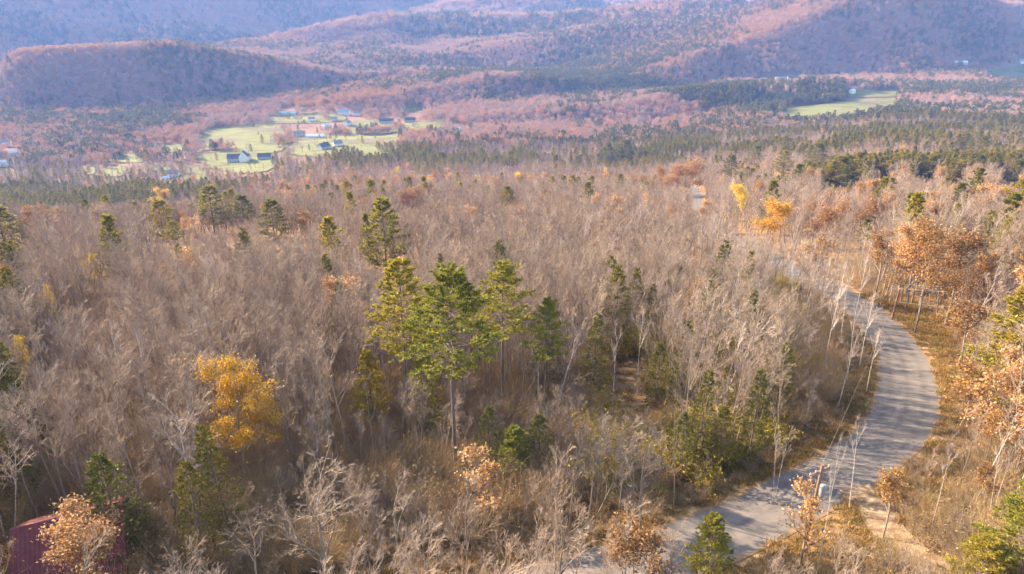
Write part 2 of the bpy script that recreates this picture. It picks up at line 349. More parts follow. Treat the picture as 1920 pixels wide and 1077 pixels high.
def inpoly(x, y, poly):
    x = np.asarray(x, float); y = np.asarray(y, float); ins = np.zeros(x.shape, bool); n = len(poly)
    for i in range(n):
        x0, y0 = poly[i][0], poly[i][1]; x1, y1 = poly[(i + 1) % n][0], poly[(i + 1) % n][1]
        c = ((y0 > y) != (y1 > y)) & (x < (x1 - x0) * (y - y0) / (y1 - y0 + 1e-12) + x0); ins ^= c
    return ins
def grass_mat():
    m, N, Lk, P = mat('meadow_grass')
    n = noise(N, Lk, 0.018, 6, 0.65, stretch=(1, 2.2, 1)); n2 = noise(N, Lk, 0.3, 3)
    r = ramp(N, [(0.40, (0.10, 0.07, 0.03)), (0.46, (0.10, 0.105, 0.018)), (0.56, (0.145, 0.155, 0.018)), (0.66, (0.13, 0.105, 0.035))]); Lk.new(n.outputs[0], r.inputs[0])
    r2 = ramp(N, [(0.3, (0.85, 0.85, 0.85)), (0.7, (1.1, 1.1, 1.1))]); Lk.new(n2.outputs[0], r2.inputs[0])
    Lk.new(mix(N, Lk, r.outputs[0], r2.outputs[0], 1.0, 'MULTIPLY'), P.inputs['Base Color']); P.inputs['Roughness'].default_value = 1
    return m
M_GRASS = grass_mat()
MEADOWS_PX = [
    [(372, 262), (385, 245), (440, 238), (510, 236), (540, 250), (545, 268), (520, 286), (440, 290), (395, 282), (372, 282)],
    [(362, 290), (470, 288), (520, 300), (500, 322), (440, 325), (370, 302)],
    [(200, 295), (232, 290), (268, 292), (264, 306), (205, 304)],
    [(155, 313), (178, 312), (176, 328), (155, 326)], [(190, 318), (232, 312), (230, 330), (192, 331)],
    [(274, 312), (315, 311), (318, 320), (278, 319)], [(340, 318), (380, 316), (386, 336), (338, 336)],
    [(560, 262), (640, 256), (760, 258), (745, 284), (650, 300), (540, 290)],
    [(640, 232), (690, 226), (760, 232), (832, 228), (834, 240), (780, 246), (700, 252), (640, 250)],
    [(750, 196), (775, 196), (800, 208), (800, 212), (770, 210)], [(305, 272), (345, 270), (350, 282), (305, 286)],
    [(500, 222), (560, 214), (640, 216), (640, 228), (560, 232), (505, 232)],
    [(1462, 203), (1520, 198), (1600, 190), (1690, 186), (1680, 200), (1600, 214), (1520, 222), (1470, 216)],
    [(1590, 172), (1690, 169), (1690, 182), (1600, 183)], [(1426, 178), (1490, 175), (1492, 184), (1430, 187)],
    [(1436, 213), (1460, 212), (1475, 220), (1438, 222)],
    [(1850, 128), (1925, 124), (1940, 142), (1930, 150), (1860, 146), (1848, 138)],
]
meadows = []
for k, pp in enumerate(MEADOWS_PX):
    poly = [ground_at(*p) for p in pp]
    P2 = spline([*[q[:2] for q in poly], poly[0][:2]], 4)[:-1]
    meadows.append(P2)
    mn, mx = P2.min(0), P2.max(0); n = int(np.clip(max(mx - mn) / 6, 12, 90))
    xs = np.linspace(mn[0], mx[0], n); ys = np.linspace(mn[1], mx[1], n); X, Y = np.meshgrid(xs, ys)
    ins = inpoly((X[:-1, :-1] + X[1:, 1:]) / 2, (Y[:-1, :-1] + Y[1:, 1:]) / 2, P2)
    I = np.arange(n * n).reshape(n, n); F = np.stack([I[:-1, :-1], I[:-1, 1:], I[1:, 1:], I[1:, :-1]], -1)[ins]
    Z = T(X, Y) + 1.0
    used = np.unique(F); rm = -np.ones(n * n, int); rm[used] = np.arange(len(used))
    if len(F) == 0: continue
    o = link('meadow', mesh_from('meadow', np.stack([X, Y, Z], -1).reshape(-1, 3)[used], rm[F], [M_GRASS], smooth=True)); o['kind'] = 'structure'
VPX = [(395, 285), (450, 215), (700, 190), (830, 200), (845, 245), (700, 262), (600, 320), (520, 318), (420, 345), (150, 345), (140, 300), (300, 262)]
VILLAGE = np.array([ground_at(*p)[:2] for p in VPX])

# ------------------------------------------------------------------ plant shapes (numpy)
def unit(v): return v / (np.linalg.norm(v, axis=-1, keepdims=True) + 1e-9)
def tubes(P0, P1, R0, R1, n):
    d = unit(P1 - P0); ref = np.where(np.abs(d[:, 2:3]) > 0.9, np.array([[1., 0, 0]]), np.array([[0, 0, 1.]]))
    a = unit(np.cross(d, ref)); b = np.cross(d, a); m = len(P0)
    th = np.arange(n) * 2 * np.pi / n; c = np.cos(th)[None, :, None]; s = np.sin(th)[None, :, None]
    ring = a[:, None] * c + b[:, None] * s
    V = np.concatenate([P0[:, None] + ring * R0[:, None, None], P1[:, None] + ring * R1[:, None, None]], 1)
    i = np.arange(n); j = (i + 1) % n
    f = np.concatenate([np.stack([i, j, j + n], -1), np.stack([i, j + n, i + n], -1)])
    F = (f[None] + (np.arange(m) * 2 * n)[:, None, None]).reshape(-1, 3)
    return V.reshape(-1, 3), F
def blades(C, D, ln, wd, rng):
    """thin triangles starting at C pointing along D"""
    D = unit(D); side = unit(np.cross(D, rng.normal(size=D.shape))); ln = ln[:, None]; wd = wd[:, None]
    V = np.stack([C - side * wd, C + side * wd, C + D * ln], 1).reshape(-1, 3)
    return V, np.arange(len(V)).reshape(-1, 3)
def leaves(C, sz, rng):
    n = len(C); D = unit(rng.normal(size=(n, 3))); S = unit(np.cross(D, rng.normal(size=(n, 3)))); sz = sz[:, None]
    V = np.stack([C - D * sz, C + S * sz * .55, C + D * sz, C - S * sz * .55], 1).reshape(-1, 3)
    q = np.arange(n)[:, None] * 4
    return V, np.concatenate([q + [0, 1, 2], q + [0, 2, 3]])
def cat(parts):
    V = []; F = []; b = 0
    for v, f in parts:
        V.append(v); F.append(f + b); b += len(v)
    return np.concatenate(V), np.concatenate(F)
class Br:   # a set of curved branches, each K+1 points
    def __init__(s, P, R_): s.P = P; s.R = R_
    def geo(s, n):
        P = s.P; return tubes(P[:, :-1].reshape(-1, 3), P[:, 1:].reshape(-1, 3), s.R[:, :-1].ravel(), s.R[:, 1:].ravel(), n)
def grow(start, D, ln, r0, r1, K, wob, up, rng):
    m = len(start); P = np.zeros((m, K + 1, 3)); P[:, 0] = start; d = unit(D)
    for k in range(K):
        P[:, k + 1] = P[:, k] + d * (ln / K)[:, None]
        d = unit(d + rng.normal(size=(m, 3)) * wob + np.array([0, 0, up]))
    t = np.linspace(0, 1, K + 1)[None]
    return Br(P, r0[:, None] * (1 - t) + r1[:, None] * t)
def spawn(par, per, t0, t1, ang, lnf, rf, K, wob, up, rng, minr=0.006, tp=1.0):
    m, K1 = par.R.shape; K0 = K1 - 1
    t = t0 + (t1 - t0) * rng.random((m, per)) ** tp; k = np.minimum((t * K0).astype(int), K0 - 1); f = t * K0 - k
    I = np.arange(m)[:, None]; A_ = par.P[I, k]; B_ = par.P[I, k + 1]
    S = (A_ * (1 - f[..., None]) + B_ * f[..., None]).reshape(-1, 3); D = unit(B_ - A_).reshape(-1, 3)
    r = (par.R[I, k] * (1 - f) + par.R[I, k + 1] * f).reshape(-1)
    L0 = np.linalg.norm(par.P[:, -1] - par.P[:, 0], axis=1)[:, None] * np.ones((1, per)) * (1.05 - t * 0.5)
    a = np.radians(rng.uniform(ang[0], ang[1], len(S)))[:, None]
    side = unit(np.cross(D, rng.normal(size=D.shape)))
    D2 = D * np.cos(a) + side * np.sin(a)
    ln = L0.reshape(-1) * rng.uniform(lnf[0], lnf[1], len(S)); r0 = np.maximum(r * rf, minr)
    return grow(S, D2, ln, r0, np.maximum(r0 * 0.35, minr * .7), K, wob, up, rng)
def bare(seed, H=15., stems=1, limbs=11, lo=.35, spread=(25, 55), twig=1.0, lean=0.05, r=.13, curve=.05, dens=(5, 4, 4), up=.12, minr=.0095):
    rng = np.random.default_rng(seed); one = np.ones(stems)
    D = np.stack([rng.normal(size=stems) * lean * (1.5 if stems > 1 else 1), rng.normal(size=stems) * lean * (1.5 if stems > 1 else 1), one], -1)
    st = np.concatenate([rng.normal(size=(stems, 2)) * (.25 if stems > 1 else 0), -one[:, None] * .4], 1)
    tr = grow(st, D, H * one * rng.uniform(.88, 1.0, stems), r * one * (.75 if stems > 1 else 1), .02 * one, 8, curve, .05, rng)
    l1 = spawn(tr, limbs, lo, .97, spread, (.24, .44), .72, 5, .10, up, rng, .018, .9)
    l2 = spawn(l1, dens[0], .2, 1, (18, 48), (.35, .6), .6, 3, .12, up * .8, rng, minr * 1.3)
    l3 = spawn(l2, dens[1], .15, 1, (12, 42), (.45, .75), .65, 2, .12, up * .6, rng, minr)
    l4 = spawn(l3, dens[2], .1, 1, (12, 42), (.5, .9), .7, 1, .1, .05, rng, minr * .8)
    tw = [l2.geo(3), l3.geo(3), l4.geo(3)]
    return cat([tr.geo(7), l1.geo(4)]), cat(tw), (tr, l1, l2, l3)
def leafy(seed, H=14., n=5000, sz=.16, clump=.55, **kw):
    kw.setdefault('dens', (5, 3, 1)); rng = np.random.default_rng(seed + 99)
    tk, tw, (tr, l1, l2, l3) = bare(seed, H=H, **kw)
    P = np.concatenate([l2.P[:, 1:].reshape(-1, 3), l3.P[:, 1:].reshape(-1, 3)])
    keep = rng.random(len(P)) < .8; P = P[keep]; c = P[rng.integers(0, len(P), n)] + rng.normal(size=(n, 3)) * clump * [1, 1, .7]
    tk = cat([tk, l2.geo(3)])
    return tk, cat([leaves(c, sz * rng.uniform(.6, 1.3, n), rng)]), tw
def pine(seed, H=20., lo=.38, width=.20, whorl=.62, droop=0.0, blade=.27, irr=.35, tuft=20, rr_=.17, sub=11):
    rng = np.random.default_rng(seed)
    tr = grow(np.array([[0, 0, -.4]]), np.array([[rng.normal() * .02, rng.normal() * .02, 1]]), np.array([H + .4]), np.array([rr_]), np.array([.02]), 10, .012, 0.03, rng)
    z = lo * H; S = []; D = []; LN = []; ph = rng.random() * 6
    while z < H * .985:
        f = (z / H - lo) / (1 - lo); prof = min(1, (f + .12) * 3.5) * (1 - f) ** .72 + .05
        n = int(rng.integers(4, 7))
        for k in range(n):
            if rng.random() < irr * .45: continue
            a = ph + k * 2 * np.pi / n + rng.normal() * .25
            S.append((z + rng.normal() * .12) / H); D.append((math.cos(a), math.sin(a), .10 + .55 * f ** 2 - droop + rng.normal() * .08))
            LN.append(H * width * prof * rng.uniform(1 - irr, 1 + irr * .5) * (1.25 if rng.random() < .08 else 1))
        z += whorl * rng.uniform(.75, 1.3) * (1 - f * .35); ph += 1.1
    S = np.array(S); k = np.minimum((S * 10).astype(int), 9); f = S * 10 - k
    P0 = tr.P[0][k] * (1 - f[:, None]) + tr.P[0][k + 1] * f[:, None]; LN = np.array(LN)
    b = grow(P0, np.array(D), LN, np.clip(LN * .014, .015, .06), np.full(len(LN), .008), 4, .06, .05 if droop < .05 else .02, rng)
    m = len(LN); t = rng.uniform(.18, 1.0, (m, sub)) ** .8; kk = np.minimum((t * 4).astype(int), 3); ff = (t * 4 - kk)[..., None]; I = np.arange(m)[:, None]
    C = b.P[I, kk] * (1 - ff) + b.P[I, kk + 1] * ff; bd = unit(b.P[I, kk + 1] - b.P[I, kk])
    side = unit(np.cross(bd, np.array([0, 0, 1.]))) * np.sign(rng.normal(size=(m, sub, 1)))
    sd = unit(bd * .8 + side * rng.uniform(.3, 1.1, (m, sub, 1)) + rng.normal(size=(m, sub, 3)) * .12)
    sl = (LN[:, None] * .30 * (1.15 - t) + .18)
    sb = grow(C.reshape(-1, 3), sd.reshape(-1, 3), sl.ravel(), np.full(sl.size, .012), np.full(sl.size, .006), 2, .08, .06, rng)
    q = sb.P.shape[0]; u = rng.uniform(.15, 1.05, (q, tuft)); k2 = np.minimum((u * 2).astype(int), 1); f2 = (u * 2 - k2)[..., None]; J = np.arange(q)[:, None]
    c2 = sb.P[J, k2] * (1 - f2) + sb.P[J, k2 + 1] * f2; dd = unit(sb.P[J, k2 + 1] - sb.P[J, k2])
    bd2 = dd * .7 + rng.normal(size=c2.shape) * .55 + np.array([0, 0, .22])
    n = q * tuft
    nb = blades(c2.reshape(-1, 3), bd2.reshape(-1, 3), blade * rng.uniform(.6, 1.25, n), blade * .2 * rng.uniform(.7, 1.3, n), rng)
    nk = 50; t3 = rng.random(nk); tb = blades(tr.P[0][-1] - np.array([0, 0, 1.]) * t3[:, None] * H * .05, rng.normal(size=(nk, 3)) + [0, 0, .5], np.full(nk, blade), np.full(nk, blade * .16), rng)
    return cat([tr.geo(7), b.geo(4)]), cat([nb, tb, sb.geo(3)]), None
def shrub(seed, H=1.8, n=70, leafn=60, sz=.07):
    rng = np.random.default_rng(seed)
    a = rng.random(n) * 6.28; rad = rng.random(n) * .5
    b = grow(np.stack([rad * np.cos(a), rad * np.sin(a), -.05 * np.ones(n)], -1), np.stack([np.cos(a) * .5, np.sin(a) * .5, rng.uniform(.5, 1.3, n)], -1),
             H * rng.uniform(.4, 1.0, n), np.full(n, .014), np.full(n, .006), 3, .2, .05, rng)
    c = spawn(b, 4, .2, 1, (20, 60), (.3, .6), .7, 1, .1, 0, rng, .006)
    P = c.P[:, -1]; C = P[rng.integers(0, len(P), leafn)] + rng.normal(size=(leafn, 3)) * .1
    return cat([b.geo(3), c.geo(3), leaves(C, np.full(leafn, sz), rng)])
def tuft(seed, H=.55, n=90):
    rng = np.random.default_rng(seed); a = rng.random(n) * 6.28; r_ = rng.random(n) ** .5 * .7
    C = np.stack([r_ * np.cos(a), r_ * np.sin(a), np.zeros(n)], -1)
    return blades(C, rng.normal(size=(n, 3)) * .45 + [0, 0, 1], H * rng.uniform(.4, 1.2, n), np.full(n, .035), rng)
def farcrown(seed, kind):
    """clump of three crowns for woods more than half a kilometre off"""
    rng = np.random.default_rng(seed); out = []
    for k in range(3):
        ox, oy = rng.normal(size=2) * 3.2; h = rng.uniform(10, 16); n = 190
        if kind == 'pine':
            h *= 1.15; t = rng.random(n) ** .75; a = rng.random(n) * 6.28; rad = (1.05 - t) ** .8 * 3.4 * rng.uniform(.5, 1.05, n)
            C = np.stack([ox + rad * np.cos(a), oy + rad * np.sin(a), h * (.18 + .8 * t)], -1)
            D = np.stack([np.cos(a), np.sin(a), rng.uniform(-.3, .5, n)], -1)
            out.append(blades(C, D, rng.uniform(.9, 1.9, n), rng.uniform(.35, .7, n), rng))
        else:
            p = unit(rng.normal(size=(n, 3))) * (rng.uniform(.35, 1, n) ** .5)[:, None] * [3.6, 3.6, h * .36]
            C = p + [ox, oy, h * .64]
            if kind == 'bare': out.append(blades(C, unit(p) * .8 + [0, 0, .9] + rng.normal(size=(n, 3)) * .4, rng.uniform(1.0, 2.1, n), rng.uniform(.11, .28, n), rng))
            else: out.append(leaves(C, rng.uniform(.35, .65, n), rng))
        out.append(tubes(np.array([[ox, oy, -.5]]), np.array([[ox, oy, h * .75]]), np.array([.2]), np.array([.05]), 3))
    return cat(out)

# ------------------------------------------------------------------ tree kinds: each a list of (trunk mesh, crown mesh, joined mesh, native height)
KINDS = {}
def kind(name, gens, mt, mc, mtw=None):
    L_ = []
    for i, (tk, cr, tw) in enumerate(gens):
        H = float(max(cr[0][:, 2].max(), tk[0][:, 2].max()))
        a = mesh_from(name + '_trunk', *tk, [mt])
        if mtw is not None and tw is not None and not isinstance(tw, tuple) is False and len(tw) == 2:
            V, F = cat([cr, tw]); mi = np.concatenate([np.zeros(len(cr[1]), int), np.ones(len(tw[1]), int)]); b = mesh_from(name + '_crown', V, F, [mc, mtw], mi)
            mats3 = [mt, mc, mtw]; V3, F3 = cat([tk, cr, tw]); m3 = np.concatenate([np.zeros(len(tk[1]), int), np.ones(len(cr[1]), int), np.full(len(tw[1]), 2)])
        else:
            b = mesh_from(name + '_crown', *cr, [mc]); mats3 = [mt, mc]
            V3, F3 = cat([tk, cr]); m3 = np.concatenate([np.zeros(len(tk[1]), int), np.ones(len(cr[1]), int)])
        L_.append(dict(trunk=a, crown=b, joined=(name, V3, F3, mats3, m3), H=H, off=cr[0][:, :2].mean(0), W=float(np.percentile(np.hypot(cr[0][:, 0], cr[0][:, 1]), 95)) * 2))
    KINDS[name] = L_
def g3(fn, **kw):
    t, c, x = fn(**kw)
    return (t, c, None) if fn is bare else (t, c, x)
kind('bare', [g3(bare, seed=s, H=h, limbs=l, lo=lo, spread=sp, r=r_, stems=st, lean=le, up=u) for s, h, l, lo, sp, r_, st, le, u in [
    (1, 15, 11, .30, (14, 34), .12, 1, .04, .16), (2, 14, 12, .38, (18, 42), .12, 1, .06, .14), (3, 16, 11, .42, (12, 30), .11, 1, .05, .18),
    (4, 13, 8, .25, (15, 35), .12, 2, .12, .15), (5, 15, 6, .30, (14, 32), .11, 3, .12, .15), (6, 12, 12, .22, (26, 55), .12, 1, .05, .12),
    (7, 14, 10, .45, (14, 38), .10, 1, .08, .16), (8, 16, 13, .5, (20, 48), .13, 1, .03, .13)]], M_BARK, M_TWIG)
kind('midbare', [g3(bare, seed=s, H=h, limbs=l, lo=lo, spread=sp, r=.17, stems=st, lean=le, up=.13, dens=(4, 3, 2), minr=.022) for s, h, l, lo, sp, st, le in [
    (201, 15, 10, .30, (18, 42), 1, .05), (202, 14, 11, .38, (22, 50), 1, .06), (203, 16, 10, .42, (16, 38), 1, .08), (204, 13, 6, .25, (20, 45), 2, .14), (205, 15, 5, .30, (18, 40), 3, .14), (206, 12, 12, .22, (28, 60), 1, .05)]], M_BARK, M_TWIG)
kind('birch', [g3(bare, seed=s, H=h, limbs=l, lo=lo, spread=(18, 42), r=.10, stems=st, lean=le, dens=(4, 4, 3), curve=.035) for s, h, l, lo, st, le in [
    (21, 15, 10, .45, 1, .05), (22, 14, 8, .5, 2, .10), (23, 13, 11, .4, 1, .10), (24, 12, 6, .5, 1, .12)]], M_BIRCH, M_BIRCHTWIG)
kind('snag', [g3(bare, seed=s, H=h, limbs=6, lo=.35, spread=(35, 75), r=.13, lean=.10, dens=(3, 2, 1), curve=.09) for s, h in [(31, 13), (32, 11), (33, 12)]], M_BARK, M_BARK)
kind('pine', [pine(41, 20, .56, .21, irr=.28, whorl=.46), pine(42, 19, .50, .21, irr=.32, whorl=.48), pine(43, 17, .20, .24, irr=.25), pine(44, 21, .54, .18, irr=.35, whorl=.5), pine(45, 15, .12, .25, irr=.3)], M_PINEBARK, M_PINE)
kind('midpine', [pine(141, 17, .12, .27, whorl=.85, blade=.6, tuft=8, sub=7), pine(142, 17, .25, .25, whorl=.85, blade=.6, tuft=8, sub=7, irr=.45), pine(143, 15, .08, .30, whorl=.8, blade=.6, tuft=8, sub=7), pine(144, 18, .3, .24, whorl=.8, blade=.55, tuft=8, sub=7, irr=.5)], M_PINEBARK, M_MIDPINE)
kind('spruce', [pine(51, 13, .10, .20, whorl=.45, droop=.18, blade=.24, irr=.25, tuft=8, rr_=.13, sub=6), pine(52, 12, .06, .17, whorl=.42, droop=.22, blade=.22, irr=.3, tuft=8, rr_=.12, sub=6),
                pine(53, 10, .05, .26, whorl=.42, droop=.15, blade=.24, irr=.25, tuft=8, rr_=.12, sub=6)], M_PINEBARK, M_SPRUCE)
kind('gold', [leafy(61, 14, 11000, .11, .42, limbs=13, lo=.25, spread=(30, 70)), leafy(62, 12, 3500, .17, .5, limbs=12, lo=.3)], M_BARK, M_GOLD, M_TWIG)
kind('yellow', [leafy(63, 12, 2200, .16, .45, limbs=11, lo=.35), leafy(64, 13, 3500, .18, .55, limbs=12, lo=.35)], M_BARK, M_YELLOW, M_TWIG)
kind('rust', [leafy(65, 14, 6000, .125, .45, limbs=14, lo=.38, spread=(35, 75)), leafy(66, 13, 3600, .125, .42, limbs=13, lo=.3), leafy(67, 11, 1600, .15, .35, limbs=10, lo=.3), leafy(68, 9, 1500, .15, .4, limbs=12, lo=.15)], M_BARK, M_RUST, M_TWIG)
kind('tan', [leafy(69, 11, 5500, .13, .42, limbs=14, lo=.2), leafy(70, 9, 1200, .16, .35, limbs=10, lo=.2)], M_BARK, M_TAN, M_TWIG)
kind('redbrown', [leafy(71, 14, 7000, .14, .6, limbs=15, lo=.25, spread=(35, 70))], M_BARK, M_REDBR, M_TWIG)

LOOK = {'bare': 'bare_tree', 'midbare': 'bare_tree', 'birch': 'birch_tree', 'snag': 'dead_tree', 'pine': 'pine_tree', 'midpine': 'pine_tree', 'spruce': 'spruce_tree',
        'gold': 'maple_tree', 'yellow': 'yellow_tree', 'rust': 'oak_tree', 'tan': 'oak_tree', 'redbrown': 'oak_tree'}
PROTO = {}
def tree(kd, x, y, h, label, group=None, var=None, width=None, rz=None, lean=(0, 0), cat_='tree', z=None):
    vs = KINDS[kd]; v = random.randrange(len(vs)) if var is None else var; d = vs[v]; s = h / d['H']; sxy = s if width is None else width / d['W']
    rz = random.uniform(0, 6.28) if rz is None else rz
    if (kd, v) not in PROTO:
        root = link(LOOK[kd], None)
        link('trunk', d['trunk'], root); link('crown', d['crown'], root); PROTO[(kd, v)] = root
    else:
        src = PROTO[(kd, v)]; root = src.copy(); COL.objects.link(root)
        for k in ('label', 'category', 'group'):
            if k in root.keys(): del root[k]
        for ch in src.children:
            c = ch.copy(); COL.objects.link(c); c.parent = root
    root.location = (x, y, (Tf(x, y) if z is None else z) - .1); root.scale = (sxy, sxy, s); root.rotation_euler = (lean[0], lean[1], rz)
    tag(root, label, cat_, group)
    return root
HER = []     # (px0, px1, pytop, pybottom of what must stay visible, depth)
HPOS = []
def hero(kd, px, top, base, label, group=None, var=None, wpx=None, lean=(0, 0), vis=None, rz=None):
    p = ground_at(px, base); h = height_to(*p, top); zc = project(*p)[2]
    var = random.randrange(len(KINDS[kd])) if var is None else var; ox, oy = KINDS[kd][var]['off']
    if rz is None: rz = math.pi / 2 - math.atan2(oy, ox)
    t = tree(kd, p[0], p[1], h, label, group, var, None if wpx is None else wpx / FPX * project(p[0], p[1], p[2] + h * .7)[2], rz, lean)
    hw = (wpx or 60) / 2
    if vis: HER.append((px - hw, px + hw, top, vis, p[1]))
    HPOS.append((p[0], p[1])); return t
# ------------------------------------------------------------------ trees one can point to
# pines in the middle
hero('pine', 768, 484, 800, 'left pine of the tall central trio, yellow-green, crown touching the middle one', var=1, wpx=125, vis=700)
hero('pine', 855, 498, 892, 'broad middle pine of the central trio, long bare dark trunk', var=0, wpx=175, vis=880)
hero('pine', 944, 494, 770, 'right pine of the tall central trio, slender bare trunk, rounded crown', var=3, wpx=130, vis=740)
hero('pine', 1022, 560, 790, 'thin pale olive pine just right of the central pine trio', var=3, wpx=80, vis=700)
hero('midpine', 725, 370, 512, 'tall solitary pine standing above the bare woods left of centre', var=2, wpx=93, vis=500)
hero('midpine', 693, 398, 505, 'narrow sparse pine hugging the left side of the tall solitary pine', var=0, wpx=31, vis=480)
hero('midpine', 308, 374, 452, 'pine with a pale yellow tree behind its tip, left part of the woods', var=2, wpx=69, vis=445)
hero('midpine', 328, 415, 458, 'small bushy pine low at the right foot of a taller pine in the left woods', var=1, wpx=40, vis=452)
hero('midpine', 403, 348, 440, 'tallest of the row of pines on the left woods, open crown with visible trunk', var=1, wpx=74, vis=430)
hero('midpine', 459, 366, 425, 'round-topped pine between two wider pines on the left woods', var=0, wpx=55, vis=410)
hero('midpine', 515, 374, 450, 'wide bushy pine at the right end of the row of pines on the left woods', var=2, wpx=69, vis=440)
hero('midpine', 12, 388, 470, 'dark pine cut by the left edge of the picture', var=0, wpx=84, vis=455)
hero('midpine', 951, 348, 395, 'lone small dark pine in the bare woods just above the centre', var=0, wpx=40, vis=378)
hero('pine', 700, 655, 800, 'bright green young pine behind a pale leaning trunk, left of the central trio', var=4, wpx=70, vis=760)
hero('pine', 800, 640, 820, 'ragged low pine filling the space under the left of the central trio', var=2, wpx=70)
hero('spruce', 168, 508, 575, 'dark narrow spruce spire poking out of the left bare woods', var=1, wpx=20, vis=570)
hero('spruce', 1112, 584, 750, 'narrow dull spruce right of the central pines with a dark trunk', var=1, wpx=50, vis=720)
hero('spruce', 1228, 642, 762, 'yellowish pointed spruce at the right of the brown clearing', var=2, wpx=56, vis=755)
hero('spruce', 1215, 530, 655, 'slender olive spruce behind the brown clearing', var=1, wpx=34, vis=640)
hero('spruce', 1306, 690, 880, 'dark olive spruce left of the road bend, deep in bare saplings', var=1, wpx=56, vis=850)
hero('spruce', 1270, 770, 895, 'short dark spruce behind the leafless crown, left of the road', var=2, wpx=60, vis=860)
hero('spruce', 1345, 760, 880, 'squat olive spruce beside the taller dark one left of the road bend', var=2, wpx=60, vis=850)
hero('spruce', 918, 760, 880, 'dark hemlock under the central pines, right of the bare trunk', var=2, wpx=60, vis=850)
hero('spruce', 1010, 775, 895, 'drooping hemlock right of the green sapling pine below the central pines', var=2, wpx=70, vis=860)
hero('pine', 965, 800, 900, 'pale green sapling pine between two dark hemlocks below the central pines', var=4, wpx=85, vis=870)
hero('spruce', 240, 850, 1060, 'dark green spruce at the lower left beside pale rocks', var=2, wpx=120, vis=1050)
hero('spruce', 388, 876, 1062, 'pointed green spruce below the golden maple with a leaning dark trunk', var=2, wpx=95, vis=1050, lean=(0, .10))
hero('spruce', 440, 785, 1015, 'dark open spruce standing in front of the golden maple', var=0, wpx=85, vis=1000, lean=(0, .08))
hero('pine', 1325, 965, 1085, 'low bushy pine at the near edge of the road, bottom of the picture', var=4, wpx=90, vis=1077)
hero('pine', 1905, 905, 1090, 'bright green pine in the lower right corner', var=4, wpx=170, vis=1077)
hero('pine', 1830, 1010, 1110, 'low spreading pine left of the bright pine in the lower right corner', var=4, wpx=120, vis=1077)
hero('pine', 1868, 540, 765, 'big soft green pine among orange oaks at the right edge', var=4, wpx=150, vis=650)
# evergreens of the right-hand middle distance
for px, top, base, wp, lab in [(1369, 290, 340, 42, 'conical pine left of the pair in the evergreen belt, upper right'), (1466, 282, 338, 42, 'conical pine standing alone between bare crowns, upper right'),
        (1412, 272, 322, 36, 'pale pine between two conical pines, upper right'), (1530, 268, 320, 50, 'wide pine with a notched top in the evergreen belt, upper right'),
        (1572, 292, 358, 62, 'big dark green pine in front of the evergreen belt, right of centre'), (1602, 284, 350, 40, 'pine leaning on the right side of the big dark green one'),
        (1172, 262, 312, 46, 'layered pine above the red-brown oak, centre of the picture'), (1140, 268, 312, 30, 'slim pine at the left of the layered pine above the red-brown oak'),
        (1806, 250, 290, 32, 'small pine among bare crowns at the upper right'), (1838, 255, 295, 32, 'pointed pine right of a smaller one at the upper right'),
        (1868, 238, 275, 30, 'tall thin pine near the top right fields'), (955, 283, 320, 34, 'round pine next to the yellow birch, centre left of the belt'),
        (1660, 300, 345, 40, 'dark pine in the evergreen row, right'), (1740, 290, 345, 44, 'dark broad pine in the evergreen row, further right'),
        (1795, 300, 350, 46, 'low dark pine at the end of the evergreen row'), (1900, 300, 352, 46, 'dark pine at the right edge above the bare trees')]:
    hero('midpine', px, top, base, lab, wpx=wp, vis=base - 8)
# trees in leaf
hero('gold', 466, 675, 905, 'golden maple in full leaf, the brightest tree at the lower left', var=0, wpx=160, vis=880)
hero('yellow', 52, 635, 760, 'small bright yellow tree near the left edge', var=0, wpx=62, vis=695)
hero('yellow', 103, 535, 640, 'thin yellow treetop left of the dark spruce spire', var=0, wpx=40, vis=575)
hero('yellow', 178, 478, 560, 'faint yellow-topped tree above the dark spruce spire', var=0, wpx=50, vis=500)
hero('gold', 306, 350, 400, 'pale golden tree behind the tip of a pine on the left', var=1, wpx=34, vis=380)
hero('rust', 572, 392, 450, 'small orange-brown tree right of the row of pines', var=3, wpx=40, vis=420)
hero('redbrown', 770, 345, 405, 'red-brown oak right above the tall solitary pine', wpx=52, vis=385)
hero('redbrown', 1282, 292, 372, 'large round red-brown oak beside the far piece of road', wpx=72, vis=350)
hero('rust', 1238, 310, 372, 'rusty oak at the left side of the large red-brown one', var=0, wpx=44, vis=350)
hero('gold', 1448, 372, 465, 'pale orange-gold tree above the birches at right centre', var=1, wpx=72, vis=430)
hero('redbrown', 1548, 366, 470, 'brown-leaved oak right of the pale orange-gold tree', wpx=66, vis=425)
hero('redbrown', 1635, 352, 450, 'dark russet oak behind the large orange one, upper right', wpx=62, vis=420)
hero('rust', 1715, 408, 625, 'large orange oak on slender trunks above the roadside wires', var=0, wpx=120, vis=560)
hero('rust', 1770, 425, 615, 'orange-brown oak joined to the right of the large orange one', var=1, wpx=105, vis=520)
hero('rust', 1640, 430, 560, 'olive and orange oak left of the large orange one', var=2, wpx=90, vis=500)
hero('rust', 1912, 428, 560, 'orange oak cut by the right edge, above the green pine', var=0, wpx=60, vis=500)
hero('rust', 1795, 565, 690, 'orange oak crown at the left of the big soft green pine', var=1, wpx=110, vis=630)
hero('tan', 1905, 505, 690, 'tan-orange oak behind the big soft green pine at the right edge', var=0, wpx=95, vis=560)
hero('tan', 1880, 660, 850, 'orange-tan oak below the big soft green pine', var=0, wpx=105, vis=740)
hero('rust', 1800, 680, 800, 'low rusty oak right of the widest bend of the road', var=3, wpx=90, vis=780)
hero('tan', 178, 970, 1150, 'tan oak with curled leaves at the bottom left, in front of the red roof', var=0, wpx=150, vis=1077)
hero('rust', 12, 950, 1150, 'orange-yellow oak in the bottom left corner', var=0, wpx=80, vis=1077)
